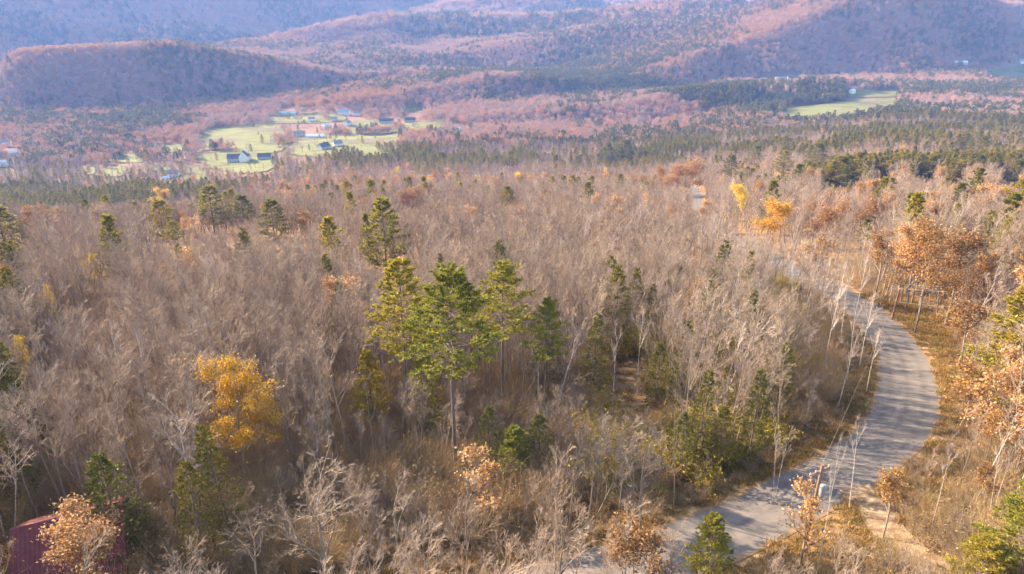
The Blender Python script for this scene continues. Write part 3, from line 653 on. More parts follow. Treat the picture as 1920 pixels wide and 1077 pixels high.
hero('rust', 1185, 985, 1140, 'rust-leaved oak crown at the bottom centre, over the road', var=1, wpx=150, vis=1077)
hero('tan', 905, 848, 985, 'light orange beech sapling below the central pines', var=1, wpx=110, vis=940)
hero('tan', 1500, 905, 1060, 'sparse tan oak in front of the road near the pole', var=1, wpx=90)
hero('rust', 1655, 885, 1010, 'sparse rusty oak at the mouth of the sandy driveway', var=2, wpx=100)
hero('tan', 1900, 740, 900, 'tan-leaved oak high on the right bank', var=1, wpx=90)
# birches and pale trunks
for px, top, base, wp, var, ln, lab in [
        (1528, 815, 1095, 50, 3, (0, .03), 'straight white birch standing right beside the utility pole'), (1592, 795, 960, 60, 3, (0, .16), 'white birch slanting across the road'),
        (1452, 800, 940, 60, 1, (0, -.05), 'forked birch on the near edge of the road'), (1748, 825, 985, 60, 3, (0, -.10), 'white birch with a crooked stem right of the road bend'),
        (1612, 545, 690, 50, 0, (0, .10), 'birch leaning out over the road just above the bend'), (1625, 615, 735, 40, 0, (0, .12), 'leaning birch at the left edge of the road bend'), (1588, 560, 720, 50, 3, (0, .12), 'thin white birch in the stand left of the bend'), (1545, 540, 700, 50, 0, (0, .08), 'white birch in the stand, second row from the bend'), (1570, 600, 765, 60, 2, (0, .10), 'pale forked birch lowest in the stand left of the bend'),
        (1855, 820, 985, 60, 1, (0, -.08), 'white birch with a broken forked top on the right bank'), (1898, 730, 950, 55, 2, (0, .04), 'bright white birch near the right edge'),
        (1148, 600, 775, 40, 3, (0, 0), 'tall white birch trunk at the left of the brown clearing'), (1195, 560, 740, 44, 0, (0, 0), 'white birch behind the brown clearing'),
        (1600, 470, 620, 44, 0, (0, .06), 'white birch leaning over the road where it comes out of the woods'), (1560, 480, 640, 55, 0, (0, .05), 'pale birch left of the one leaning over the road'),
        (1575, 500, 650, 45, 3, (0, .12), 'thin slanting birch between two others by the upper road'), (1535, 470, 620, 50, 0, (0, .02), 'upright birch in the pale stand left of the upper road'),
        (1310, 420, 520, 34, 3, (0, 0), 'slim birch with a bright trunk in the woods right of centre'), (1390, 340, 430, 30, 0, (0, 0), 'pale birch below the far piece of road'),
        (1830, 380, 480, 36, 1, (0, .05), 'many-stemmed white birch behind the orange oaks'), (1475, 430, 560, 40, 2, (0, 0), 'tall pale birch left of the birch stand by the road'),
        (880, 880, 1100, 90, 0, (0, 0), 'pale tree with many rising stems at the bottom, right of centre'), (1040, 850, 1085, 100, 1, (0, .02), 'pale forked tree at the bottom centre'),
        (1200, 800, 1010, 120, 0, (0, .02), 'wide pale leafless tree just left of the lower road')]:
    hero('birch' if top < 960 and base < 1100 and wp < 80 else 'bare', px, top, base, lab, var=var, wpx=wp, lean=ln, vis=base - 15 if px > 1400 or top < 800 else None)
for px, top, base, wp, ln, lab in [(640, 700, 890, 70, (0, -.22), 'grey bare trunk slanting to the left beside the golden maple'), (705, 690, 900, 60, (0, -.06), 'pale grey trunk in front of the bright green young pine'),
        (785, 720, 905, 60, (0, .0), 'twisted dead tree with stubby limbs under the central pines'), (1262, 720, 960, 70, (0, .05), 'grey dead trunk below the brown clearing'),
        (1800, 745, 900, 60, (0, -.05), 'grey dead tree above the rusty oaks on the right')]:
    hero('snag', px, top, base, lab, wpx=wp, lean=ln, vis=base - 20)
for px, top, base, wp, var, lab in [(620, 870, 1120, 190, 0, 'wide leafless tree with pale branching limbs at the bottom, left of centre'), (760, 930, 1140, 170, 5, 'spreading leafless tree at the bottom edge, left of centre'),
        (480, 960, 1140, 120, 2, 'leafless tree in front of the pointed spruce at the bottom'), (230, 590, 745, 110, 4, 'clump of long pale stems in the left woods'), (140, 600, 760, 80, 4, 'leaning pale stems above the small yellow tree'),
        (1165, 955, 1165, 110, 1, 'leafless tree in front of the near end of the road, bottom edge'), (1075, 975, 1165, 90, 2, 'leafless tree at the bottom edge left of the rust-leaved oak crown'), (1130, 1000, 1190, 100, 4, 'many-stemmed leafless tree under the rust-leaved oak crown, bottom edge'), (1010, 985, 1190, 120, 5, 'low spreading leafless tree hiding the last of the road, bottom edge'),
        (1245, 975, 1170, 80, 6, 'leafless tree right of the rust-leaved oak crown at the bottom'),
        (540, 480, 600, 80, 1, 'leafless tree with bright upright branches in the left-centre woods'), (1660, 720, 600, 1, 1, None)]:
    if lab: hero('bare', px, top, base, lab, var=var, wpx=wp)

# ------------------------------------------------------------------ scattering helpers
def PX(poly): return [tuple(p) for p in poly]
ROAD_VIS = PX([(1225, 990), (1290, 955), (1453, 882), (1527, 846), (1580, 812), (1617, 778), (1642, 735), (1644, 700), (1640, 645), (1636, 606), (1638, 585), (1660, 588), (1700, 625),
               (1728, 655), (1760, 720), (1760, 800), (1715, 850), (1690, 880), (1650, 925), (1690, 980), (1640, 1000), (1560, 975), (1440, 1030), (1390, 1060), (1330, 1050), (1280, 1000)])
OPEN_VIS = [PX([(1155, 665), (1215, 665), (1220, 800), (1148, 805), (1140, 740)]), PX([(1662, 585), (1720, 600), (1800, 680), (1795, 760), (1765, 770), (1728, 650)]),
            PX([(28, 945), (170, 925), (170, 1077), (28, 1077)]), PX([(1300, 345), (1322, 345), (1322, 392), (1300, 392)]), PX([(265, 935), (305, 930), (308, 1000), (268, 1005)]),
            PX([(1495, 860), (1522, 860), (1520, 1020), (1495, 1020)]), PX([(1670, 520), (1790, 560), (1790, 640), (1670, 600)])]
def dist_road(x, y):
    d = np.full(x.shape, 1e9)
    for p in ROAD[::3]: d = np.minimum(d, np.hypot(x - p[0], y - p[1]))
    return d
def dist_track(x, y):
    d = np.full(x.shape, 1e9)
    for p in TRACK[::2]: d = np.minimum(d, np.hypot(x - p[0], y - p[1]))
    return d
def grid(y0, y1, step, lat=0.86, pad=18):
    ny = int((y1 - y0) / step); out = []
    ys = y0 + (np.arange(ny) + .5) * step
    for y in ys:
        X = y * lat + pad; n = int(2 * X / step); xs = -X + (np.arange(n) + .5) * step
        out.append(np.stack([xs, np.full(n, y)], -1))
    P = np.concatenate(out); return P + RNG.uniform(-.48, .48, P.shape) * step
def blocked(x, y, z, h, wd, heroes=True):
    """True where a plant would hide something the photograph shows"""
    bad = np.zeros(x.shape, bool)
    for f in (0.35, 0.6, 0.8, 1.0):
        for sx in (-.3, 0, .3):
            px, py, zc = project(x + sx * wd, y, z + h * f)
            for poly in [ROAD_VIS] + OPEN_VIS: bad |= inpoly(px, py, poly)
    px, pt, zc = project(x, y, z + h); hw = wd * .35 * FPX / zc; _, pb, _ = project(x, y, z)
    for a, b, top, vis, dep in (HER if heroes else []):
        bad |= (y < dep + 1) & (px + hw > a + 4) & (px - hw < b - 4) & (pt < vis - 5) & (pb > top)
    return bad
def near_hero(x, y, r):
    d = np.full(x.shape, 1e9)
    for hx, hy in HPOS: d = np.minimum(d, np.hypot(x - hx, y - hy))
    return d < r
def scatter(name, label, variants, P, h_scale, rz, idx, cat_=None):
    """one object of kind 'stuff': variants instanced on points"""
    if len(P) == 0: return
    key = tuple(variants)
    if key not in SRC:
        c = bpy.data.collections.new('source'); 
        for i, me in enumerate(variants): c.objects.link(bpy.data.objects.new('v%02d_%s' % (i, me.name[:18]), me))
        SRC[key] = c
    me = bpy.data.meshes.new(name); me.vertices.add(len(P)); me.vertices.foreach_set('co', np.asarray(P, np.float32).ravel())
    for nm, ty, val in (('rz', 'FLOAT', rz), ('scl', 'FLOAT', h_scale), ('vid', 'INT', idx)):
        at = me.attributes.new(nm, ty, 'POINT'); at.data.foreach_set('value', np.asarray(val, np.float32 if ty == 'FLOAT' else np.int32))
    o = link(name, me); md = o.modifiers.new('instances', 'NODES')
    ng = bpy.data.node_groups.new('scatter', 'GeometryNodeTree'); ng.interface.new_socket('Geometry', in_out='INPUT', socket_type='NodeSocketGeometry'); ng.interface.new_socket('Geometry', in_out='OUTPUT', socket_type='NodeSocketGeometry')
    N = ng.nodes; Lk = ng.links; gi = N.new('NodeGroupInput'); go = N.new('NodeGroupOutput'); ip = N.new('GeometryNodeInstanceOnPoints')
    ci = N.new('GeometryNodeCollectionInfo'); ci.inputs['Collection'].default_value = SRC[key]; ci.inputs['Separate Children'].default_value = True; ci.inputs['Reset Children'].default_value = True
    def attr(nm, dt):
        a = N.new('GeometryNodeInputNamedAttribute'); a.data_type = dt; a.inputs['Name'].default_value = nm; return a.outputs['Attribute']
    cx = N.new('ShaderNodeCombineXYZ'); Lk.new(attr('rz', 'FLOAT'), cx.inputs[2]); 
    Lk.new(gi.outputs[0], ip.inputs['Points']); Lk.new(ci.outputs[0], ip.inputs['Instance']); ip.inputs['Pick Instance'].default_value = True
    Lk.new(attr('vid', 'INT'), ip.inputs['Instance Index']); Lk.new(cx.outputs[0], ip.inputs['Rotation']); Lk.new(attr('scl', 'FLOAT'), ip.inputs['Scale'])
    Lk.new(ip.outputs[0], go.inputs[0]); md.node_group = ng
    tag(o, label, cat_, kind='stuff'); return o
SRC = {}
def joined(kd):
    out = []
    for d in KINDS[kd]:
        if not isinstance(d['joined'], bpy.types.Mesh):
            n, V, F, ms, mi = d['joined']; d['joined'] = mesh_from(n, V, F, ms, mi)
        out.append(d['joined'])
    return out
def spread(kd, P, H, name, label, minv=None):
    vs = joined(kd); idx = RNG.integers(0, len(vs), len(P)) if minv is None else RNG.choice(minv, len(P))
    nat = np.array([d['H'] for d in KINDS[kd]])[idx]
    return scatter(name, label, vs, P, H / nat, RNG.random(len(P)) * 6.28, idx, 'trees')

HOUSES_PX = [(447, 304), (458, 304), (500, 298), (325, 332), (310, 338), (562, 256), (592, 259), (645, 216), (668, 217), (540, 216), (608, 281), (634, 275), (652, 236), (725, 232), (770, 229), (612, 240), (627, 228), (585, 228), (14, 276), (28, 292), (6, 312), (1434, 154), (1462, 152), (1484, 152), (1597, 176), (1800, 121), (1915, 119), (860, 246)]
def near_house(tx, ty):
    m = np.zeros(np.shape(tx), bool)
    for a, b in HOUSES_PX: m |= (np.abs(tx - a) < 15) & (ty < b + 5) & (ty > b - 14)
    return m
# ------------------------------------------------------------------ near and middle woods
def woods(y0, y1, step, hmin, hmax):
    P = grid(y0, y1, step); x, y = P.T; z = T(x, y)
    ok = (dist_road(x, y) > 5.4) & (dist_track(x, y) > 3.2) & ~inpoly(x, y, CLEAR) & (np.hypot(x + 33, y - 36) > 7.5) & ~near_hero(x, y, 1.3 if y0 < 130 else 3)
    x, y, z = x[ok], y[ok], z[ok]; H = RNG.uniform(hmin, hmax, len(x)); px, py, zc = project(x, y, z)
    # open trees above the pole-side of the road and towards the camera stay low
    low = (y < 46); H = np.where(low & (px > 1230), np.minimum(H, 6 + (y - 22).clip(0) * .22), H)
    for k in range(4):
        b = blocked(x, y, z, H, H * .3); H = np.where(b, H * .68, H)
    b = blocked(x, y, z, H, H * .3) & (RNG.random(len(x)) > .04)
    keep = ~b & (H > 2.2); x, y, z, H, px, py = x[keep], y[keep], z[keep], H[keep], px[keep], py[keep]
    return x, y, z, H, px, py
def smooth01(v): return 1 / (1 + np.exp(-v))
def species(x, y, px, py, H):
    """probabilities by stand: returns array of kind names"""
    n1 = fbm(x, y, 70, 77, 3) * 2; n2 = fbm(x, y, 110, 91, 3) * 2; r = RNG.random(len(x))
    con = np.full(len(x), .012)
    def band(cx, cy, sx, sy, v): return v * np.exp(-((px - cx) / sx) ** 2 - ((py - cy) / sy) ** 2)
    con = con + band(60, 385, 200, 30, 1.6) + band(380, 378, 200, 16, .5) + band(1680, 335, 330, 22, .9) + band(1450, 290, 300, 22, .75) + band(1200, 290, 180, 26, .6) + band(760, 300, 200, 22, .75) + band(1750, 245, 400, 26, .95) + band(1850, 450, 150, 60, .12)
    con = con * .62 * np.clip(1 + n1 * 4.6, .03, 2.8); con = np.where(py > 560, .008, con); con = np.where((py > 600) & (px > 1050) & (px < 1450), .045, con)
    con = np.where((py > 560) & (px < 60), .25, con)
    ru = np.full(len(x), .012) + band(1500, 410, 170, 36, .08) + band(1780, 540, 150, 130, .24) + band(1850, 800, 110, 160, .22) + band(600, 360, 500, 22, .10) + band(1100, 1000, 500, 60, .04)
    ru = ru * np.clip(1 + n2 * 2, .1, 2.5)
    bi = np.full(len(x), .06) + band(1450, 560, 220, 130, .45) + band(1750, 900, 200, 130, .12)
    ru = np.where((py > 480) & (px < 1450), .003, ru)
    k = np.full(len(x), 'bare', dtype=object)
    k[r < con + ru + bi] = 'birch'; k[r < con + ru] = 'rust'; k[r < con + ru * .3] = 'tan'; k[r < con] = 'pine'
    k[(r < con) & (py > 560)] = 'spruce'
    k[(k == 'rust') & (RNG.random(len(x)) < .03)] = 'yellow'
    return k
x, y, z, H, px, py = woods(20, 132, 2.6, 10.5, 16)
k = species(x, y, px, py, H); vis = (px > -40) & (px < 1960) & (py - 250 < 1077)
hp = np.array([project(a, b, c)[1] - project(a, b, c + h)[1] for a, b, c, h in zip(x, y, z, H)])
def zone(px_, py_):
    if py_ > 960: return ('at the bottom edge, nearest the camera', 'a')
    if px_ < 620: return ('in the dense left-hand woods', 'b')
    if px_ < 1080: return ('among the central pines and just behind them', 'c')
    if px_ < 1620: return ('in the tangle between the clearing and the road bend', 'd')
    return ('on the bank right of the road', 'e')
LBL = {'bare': ('leafless grey-brown tree', 'leafless trees '), 'birch': ('pale-stemmed leafless birch', 'birches '), 'spruce': ('dark spruce', 'spruces '), 'pine': ('green pine', 'pines '),
       'rust': ('rust-leaved oak', 'rusty oaks '), 'tan': ('tan-leaved young oak', 'tan oaks '), 'yellow': ('thin yellow-leaved tree', 'yellow trees ')}
cap = {'bare': 300 - 12, 'birch': 170, 'spruce': 60, 'pine': 60, 'rust': 60, 'tan': 50, 'yellow': 30}
rest = {}
for kd in LBL:
    I = np.where((k == kd) & vis & (py - hp < 1077))[0]; I = I[np.argsort(-hp[I])]; things = set(I[:cap[kd]].tolist())
    for i in things:
        zl, _ = zone(px[i], py[i])
        tree(kd, x[i], y[i], H[i], LBL[kd][0] + ' ' + zl, LBL[kd][1] + zl, width=None, z=z[i])
    rest[kd] = [i for i in np.where(k == kd)[0] if i not in things]
NAMES = {'bare': ('bare_woods', 'leafless grey-brown trees massed over the whole hillside'), 'birch': ('birch_woods', 'pale birches scattered through the far side of the bare woods'),
         'pine': ('pine_woods', 'belts of green pines across the middle distance'), 'spruce': ('spruce_woods', 'dark spruces lost in the bare woods'), 'rust': ('oak_woods', 'rust-leaved oaks scattered in the middle distance'),
         'tan': ('young_oak_woods', 'tan-leaved young oaks scattered in the woods'), 'yellow': ('yellow_woods', 'small yellow trees dotted through the far woods')}
I = rest['bare']; NB = np.stack([x[I], y[I], z[I] - .1, H[I]], -1); rest['bare'] = []
pts = {kd: [np.stack([x[I], y[I], z[I] - .1, H[I]], -1)] for kd, I in rest.items()}
for (y0, y1, st, a, b) in ((132, 430, 4.1, 11, 17), (430, 980, 6.6, 11, 17)):
    x, y, z, H, px, py = woods(y0, y1, st, a, b)
    k = species(x, y, px, py, H)
    # keep the meadows and the village open
    tx, ty, _ = project(x, y, z + H * .8); m = np.zeros(len(x), bool)
    for mp in MEADOWS_PX: m |= inpoly(px, py, mp) | inpoly(tx, ty, mp)
    m &= (RNG.random(len(x)) > .05) & ((fbm(x, y, 75, 141, 3) < .26) | (px > 1000))
    m |= near_house(tx, ty) & (RNG.random(len(x)) > .25)
    x, y, z, H, px, py, k = [a_[~m] for a_ in (x, y, z, H, px, py, k)]
    I = np.where((k == 'pine') & (px > 0) & (px < 1920))[0]; I = I[np.argsort(y[I])][:int(150 if y0 < 200 else 0)]
    for i in I:
        side = 'left of the picture' if px[i] < 640 else 'centre of the picture' if px[i] < 1280 else 'right of the picture'
        tree('midpine', x[i], y[i], H[i] * 1.15, 'green pine rising from the bare woods in the middle distance, ' + side, 'middle distance pines, ' + side, z=z[i])
    S = set(I.tolist())
    for kd in pts: 
        J = [i for i in np.where(k == kd)[0] if i not in S]; pts[kd].append(np.stack([x[J], y[J], z[J] - .1, H[J] * (1.12 if kd == 'pine' else 1)], -1))
for kd, Ls in pts.items():
    if kd == 'bare': continue
    Q = np.concatenate(Ls); spread({'pine': 'midpine'}.get(kd, kd), Q[:, :3], Q[:, 3], *NAMES[kd])

# understorey: brush, saplings, dead grass on the banks
P = grid(20, 150, 1.2); x, y = P.T; z = T(x, y); dr = dist_road(x, y)
ok = (dr > 4.6) & (dist_track(x, y) > 1.5) & ~inpoly(x, y, CLEAR); x, y, z = x[ok], y[ok], z[ok]
shr = [mesh_from('brush', *shrub(s, h, 60, lf, .07), [M_BRUSH]) for s, h, lf in ((81, 1.9, 40), (82, 1.4, 90), (83, 2.4, 30), (84, 1.0, 120), (88, 4.2, 60), (89, 3.4, 20))]
sc_ = RNG.uniform(.5, 1.25, len(x)); dr = dr[ok]; sc_ = np.where(dr < 8, sc_ * .55, sc_)
b = blocked(x, y, z, sc_ * 3.4, sc_, False); 
I = np.where(~b | (dr > 9) & (RNG.random(len(x)) < .2))[0]
scatter('undergrowth', 'brown leafless brush and saplings covering the forest floor', shr, np.stack([x[I], y[I], z[I]], -1), sc_[I], RNG.random(len(I)) * 6.28, RNG.choice([0, 1, 2, 3, 4, 5], len(I), p=[.2, .2, .2, .12, .14, .14]), 'brush')
px_u, py_u, _ = project(x, y, z); I = np.where((np.abs(px_u - 1290) < 190) & (py_u > 540) & (py_u < 930) & (RNG.random(len(x)) < .26) & (dr > 6) & ~b)[0]
olv = [mesh_from('olive_sapling', *shrub(s, h, 50, lf, .11), [M_FLARE_OLIVE]) for s, h, lf in ((91, 3.6, 420), (92, 2.6, 300), (93, 4.4, 500))]  # young growth whose olive colour also imitates lens flare over the bend
scatter('olive_saplings', 'yellow-green saplings and young growth inside the bend of the road, partly standing in for lens-flare glow', olv, np.stack([x[I], y[I], z[I]], -1), RNG.uniform(.6, 1.3, len(I)), RNG.random(len(I)) * 6.28, RNG.integers(0, 3, len(I)), 'saplings')
P = grid(24, 120, .75); x, y = P.T; dr = dist_road(x, y); z = T(x, y)
ok = ((dr < 11) | (RNG.random(len(x)) < .12)) & (dr > 3.55 + .5 * vnoise(x, y, 2.5, 9)) & (dist_track(x, y) > 1.2)
x, y, z = x[ok], y[ok], z[ok]
gr = [mesh_from('bank_grass', *tuft(s, h), [M_GRASSY]) for s, h in ((85, .45), (86, .6), (87, .35))]
scatter('bank_grass', 'dead yellow-brown grass along the road banks', gr, np.stack([x, y, z], -1), RNG.uniform(.5, 1.2, len(x)), RNG.random(len(x)) * 6.28, RNG.integers(0, 3, len(x)), 'grass')

# ------------------------------------------------------------------ far woods on the valley floor and the mountains
far = {q: [mesh_from('far_' + q, *farcrown(s, q), [mm]) for s in range(300, 304)] for q, mm in (('bare', M_FARBARE), ('rust', M_FARRUST), ('pine', M_FARPINE))}
acc = {q: [] for q in far}
for y0, y1, st, sl in ((980, 2600, 9.5, 1.0), (2600, 4800, 17, 1.9), (4800, 9500, 42, 4.2)):
    P = grid(y0, y1, st, .84, 60); x, y = P.T; z = T(x, y); px, py, zc = project(x, y, z)
    tx, ty, _ = project(x, y, z + 11 * sl); m = np.zeros(len(x), bool)
    if y0 < 1000:
        for mp in MEADOWS_PX: m |= inpoly(px, py, mp) | inpoly(tx, ty, mp)
        m &= (fbm(x, y, 75, 141, 3) < .26) | (px > 1000)
        m |= near_house(tx, ty) & (RNG.random(len(x)) > .2) | near_house(px, py)
        m |= inpoly(x, y, VILLAGE) & (RNG.random(len(x)) < .45)
    x, y, z, px, py = [a_[~m] for a_ in (x, y, z, px, py)]
    n1 = fbm(x, y, 240, 55, 4) * 2; n2 = fbm(x, y, 330, 66, 4) * 2; r = RNG.random(len(x))
    def band(cx, cy, sx, sy, v): return v * np.exp(-((px - cx) / sx) ** 2 - ((py - cy) / sy) ** 2)
    con = .16 + band(1200, 175, 260, 45, .45) + band(1750, 215, 330, 35, .6) + band(60, 330, 200, 30, .7) + band(850, 190, 120, 30, .3) + band(250, 225, 200, 15, .3)
    con = con * np.clip(1 + n1 * 3.0, .03, 3)
    ru = .16 + band(1430, 60, 260, 70, .9) + band(250, 92, 280, 26, .8) + band(40, 140, 60, 50, .6) + band(320, 245, 220, 22, .5) + band(750, 170, 330, 30, .25) + band(560, 200, 120, 16, .6)
    ru = ru * np.clip(1 + n2 * 2.4, .05, 3)
    for q, mk in (('pine', r < con), ('rust', (r >= con) & (r < con + ru)), ('bare', r >= con + ru)):
        acc[q].append(np.stack([x[mk], y[mk], z[mk] - .3, sl * RNG.uniform(.75, 1.15, mk.sum())], -1))
for q, nm, lb in (('pine', 'distant_evergreens', 'dark evergreen stands on the valley floor and the mountains'), ('rust', 'distant_oak_woods', 'reddish-brown oak woods on the ridges and the valley floor'),
                  ('bare', 'distant_bare_woods', 'leafless purple-grey woods covering valley and mountains')):
    Q = np.concatenate(acc[q]); print(nm, len(Q))
    scatter(nm, lb, far[q], Q[:, :3], Q[:, 3], RNG.random(len(Q)) * 6.28, RNG.integers(0, 4, len(Q)), 'woods')
# separate trees on the village lawns
n = 0; LAWN = []; P = grid(880, 1500, 15, .7); RNG.shuffle(P)
for x_, y_ in P:
    px_, py_, _ = project(x_, y_, Tf(x_, y_))
    if not (150 < px_ < 850 and 190 < py_ < 345) or not inpoly(np.array([x_]), np.array([y_]), VILLAGE)[0]: continue
    kd = random.choice(['bare', 'bare', 'midpine', 'rust', 'bare']); inn = any(inpoly(np.array([px_]), np.array([py_]), mp)[0] for mp in MEADOWS_PX)
    if inn and random.random() < .35: continue
    if kd == 'bare': LAWN.append((x_, y_, Tf(x_, y_), random.uniform(9, 17))); n += 1; continue
    what = {'bare': 'leafless tree', 'midpine': 'dark evergreen', 'rust': 'rusty-leaved tree'}[kd]
    where = 'on the village lawns' if inn else 'between the village houses'
    tree(kd, x_, y_, random.uniform(9, 17), 'small distant ' + what + ' ' + where, what + 's ' + where); n += 1
    if n >= 150: break

# every leafless tree that is not a thing of its own: one object
Q2 = np.concatenate(pts['bare'] + ([np.array(LAWN)] if LAWN else [])); va, vb = joined('bare'), joined('midbare')
i1 = RNG.integers(0, len(va), len(NB)); i2 = RNG.integers(0, len(vb), len(Q2)) + len(va); nat = np.array([d['H'] for d in KINDS['bare'] + KINDS['midbare']])
Q = np.concatenate([NB, Q2]); ii = np.concatenate([i1, i2])
scatter(NAMES['bare'][0], NAMES['bare'][1], va + vb, Q[:, :3], Q[:, 3] / nat[ii], RNG.random(len(Q)) * 6.28, ii, 'trees')

# ------------------------------------------------------------------ buildings
M_GLASS = solid('window_glass', (0.05, 0.06, 0.07), .15, .1); M_TRIM = solid('white_trim', (.75, .74, .72), .6, .05)
M_WHITE = solid('white_clapboard', (.78, .77, .75), .7, .06); M_GREYW = solid('grey_clapboard', (.42, .43, .46), .8, .08); M_TANW = solid('tan_wall', (.55, .45, .34), .8, .1)
M_DARKROOF = solid('dark_shingles', (.09, .09, .11), .9, .25); M_GREYROOF = solid('grey_shingles', (.24, .23, .24), .9, .2); M_BRICKCH = solid('brick_chimney', (.30, .14, .10), .9, .2)
M_BLUEROOF = solid('blue_green_roof', (.16, .30, .34), .6, .1); M_PALEROOF = solid('pale_metal_roof', (.62, .62, .62), .5, .08); M_DOOR = solid('dark_door', (.14, .07, .05), .6, .1)
M_CONC = solid('concrete', (.4, .38, .36), .9, .15)
def redroof():
    m, N, Lk, P = mat('red_metal_roof')
    tc = N.new('ShaderNodeTexCoord'); wv = N.new('ShaderNodeTexWave'); wv.wave_type = 'BANDS'; wv.bands_direction = 'X'; wv.inputs['Scale'].default_value = 1.1; wv.inputs['Distortion'].default_value = 0
    Lk.new(tc.outputs['Object'], wv.inputs['Vector']); n = noise(N, Lk, 1.5, 5)
    r = ramp(N, [(.3, (.15, .022, .022)), (.7, (.21, .04, .035))]); Lk.new(n.outputs[0], r.inputs[0]); Lk.new(r.outputs[0], P.inputs['Base Color'])
    P.inputs['Roughness'].default_value = .45; b = N.new('ShaderNodeBump'); b.inputs['Distance'].default_value = .04; Lk.new(wv.outputs[0], b.inputs['Height']); Lk.new(b.outputs[0], P.inputs['Normal'])
    return m
def house(x, y, z, L_, W_, h, rise, rz, wm, rm, label, nwin=4, group=None, storeys=1, chim=True, over=.35, win=True, name='house', cat_='house'):
    root = link(name, None); root.location = (x, y, z); root.rotation_euler = (0, 0, rz); tag(root, label, cat_, group)
    b = MB(); b.box((0, 0, h / 2 - .6), (L_, W_, h + 1.2))
    for s in (-1, 1): b.poly([(s * L_ / 2 * .999, -W_ / 2, h - .01), (s * L_ / 2 * .999, W_ / 2, h - .01), (s * L_ / 2 * .999, 0, h + rise)][::s])
    b.build('wall', wm, root)
    r = MB(); t = .14; W2 = W_ / 2 + over; e = h - over * rise / (W_ / 2)
    for s in (-1, 1):
        a = [(-L_ / 2 - over, 0, h + rise + .02), (L_ / 2 + over, 0, h + rise + .02), (L_ / 2 + over, s * W2, e + .02), (-L_ / 2 - over, s * W2, e + .02)]
        if s > 0: a = a[::-1]
        r.poly([(p[0], p[1], p[2] + t) for p in a][::-1] if False else [(p[0], p[1], p[2] + t) for p in a][::-1]); r.poly(a)
        for i in range(4):
            p, q = a[i], a[(i + 1) % 4]; r.poly([p, q, (q[0], q[1], q[2] + t), (p[0], p[1], p[2] + t)])
    rf = r.build('roof', rm, root)
    if chim: c = MB(); c.box((L_ * .22, W_ * .1, h + rise + .3), (.9, .7, 1.8)); c.build('chimney', M_BRICKCH, rf)
    if win:
        for st_ in range(storeys):
            zz = 1.5 + st_ * 2.7
            for s in (-1, 1):
                for i in range(nwin):
                    xx = -L_ / 2 + L_ * (i + .5) / nwin
                    if st_ == 0 and i == nwin // 2 and s < 0: continue
                    f = MB(); f.box((xx, s * (W_ / 2 + .03), zz), (1.25, .06, 1.55)); fo = f.build('window', M_TRIM, root)
                    p = MB(); p.box((xx, s * (W_ / 2 + .065), zz), (1.0, .02, 1.3)); p.build('pane', M_GLASS, fo)
        d = MB(); d.box((-L_ / 2 + L_ * (nwin // 2 + .5) / nwin, -(W_ / 2 + .04), 1.05), (1.05, .08, 2.1)); d.build('door', M_DOOR, root)
    return root
def at_house(px, py, *a, **k):
    p = ground_at(px, py); return house(p[0], p[1], p[2] + .4, *a, **k)
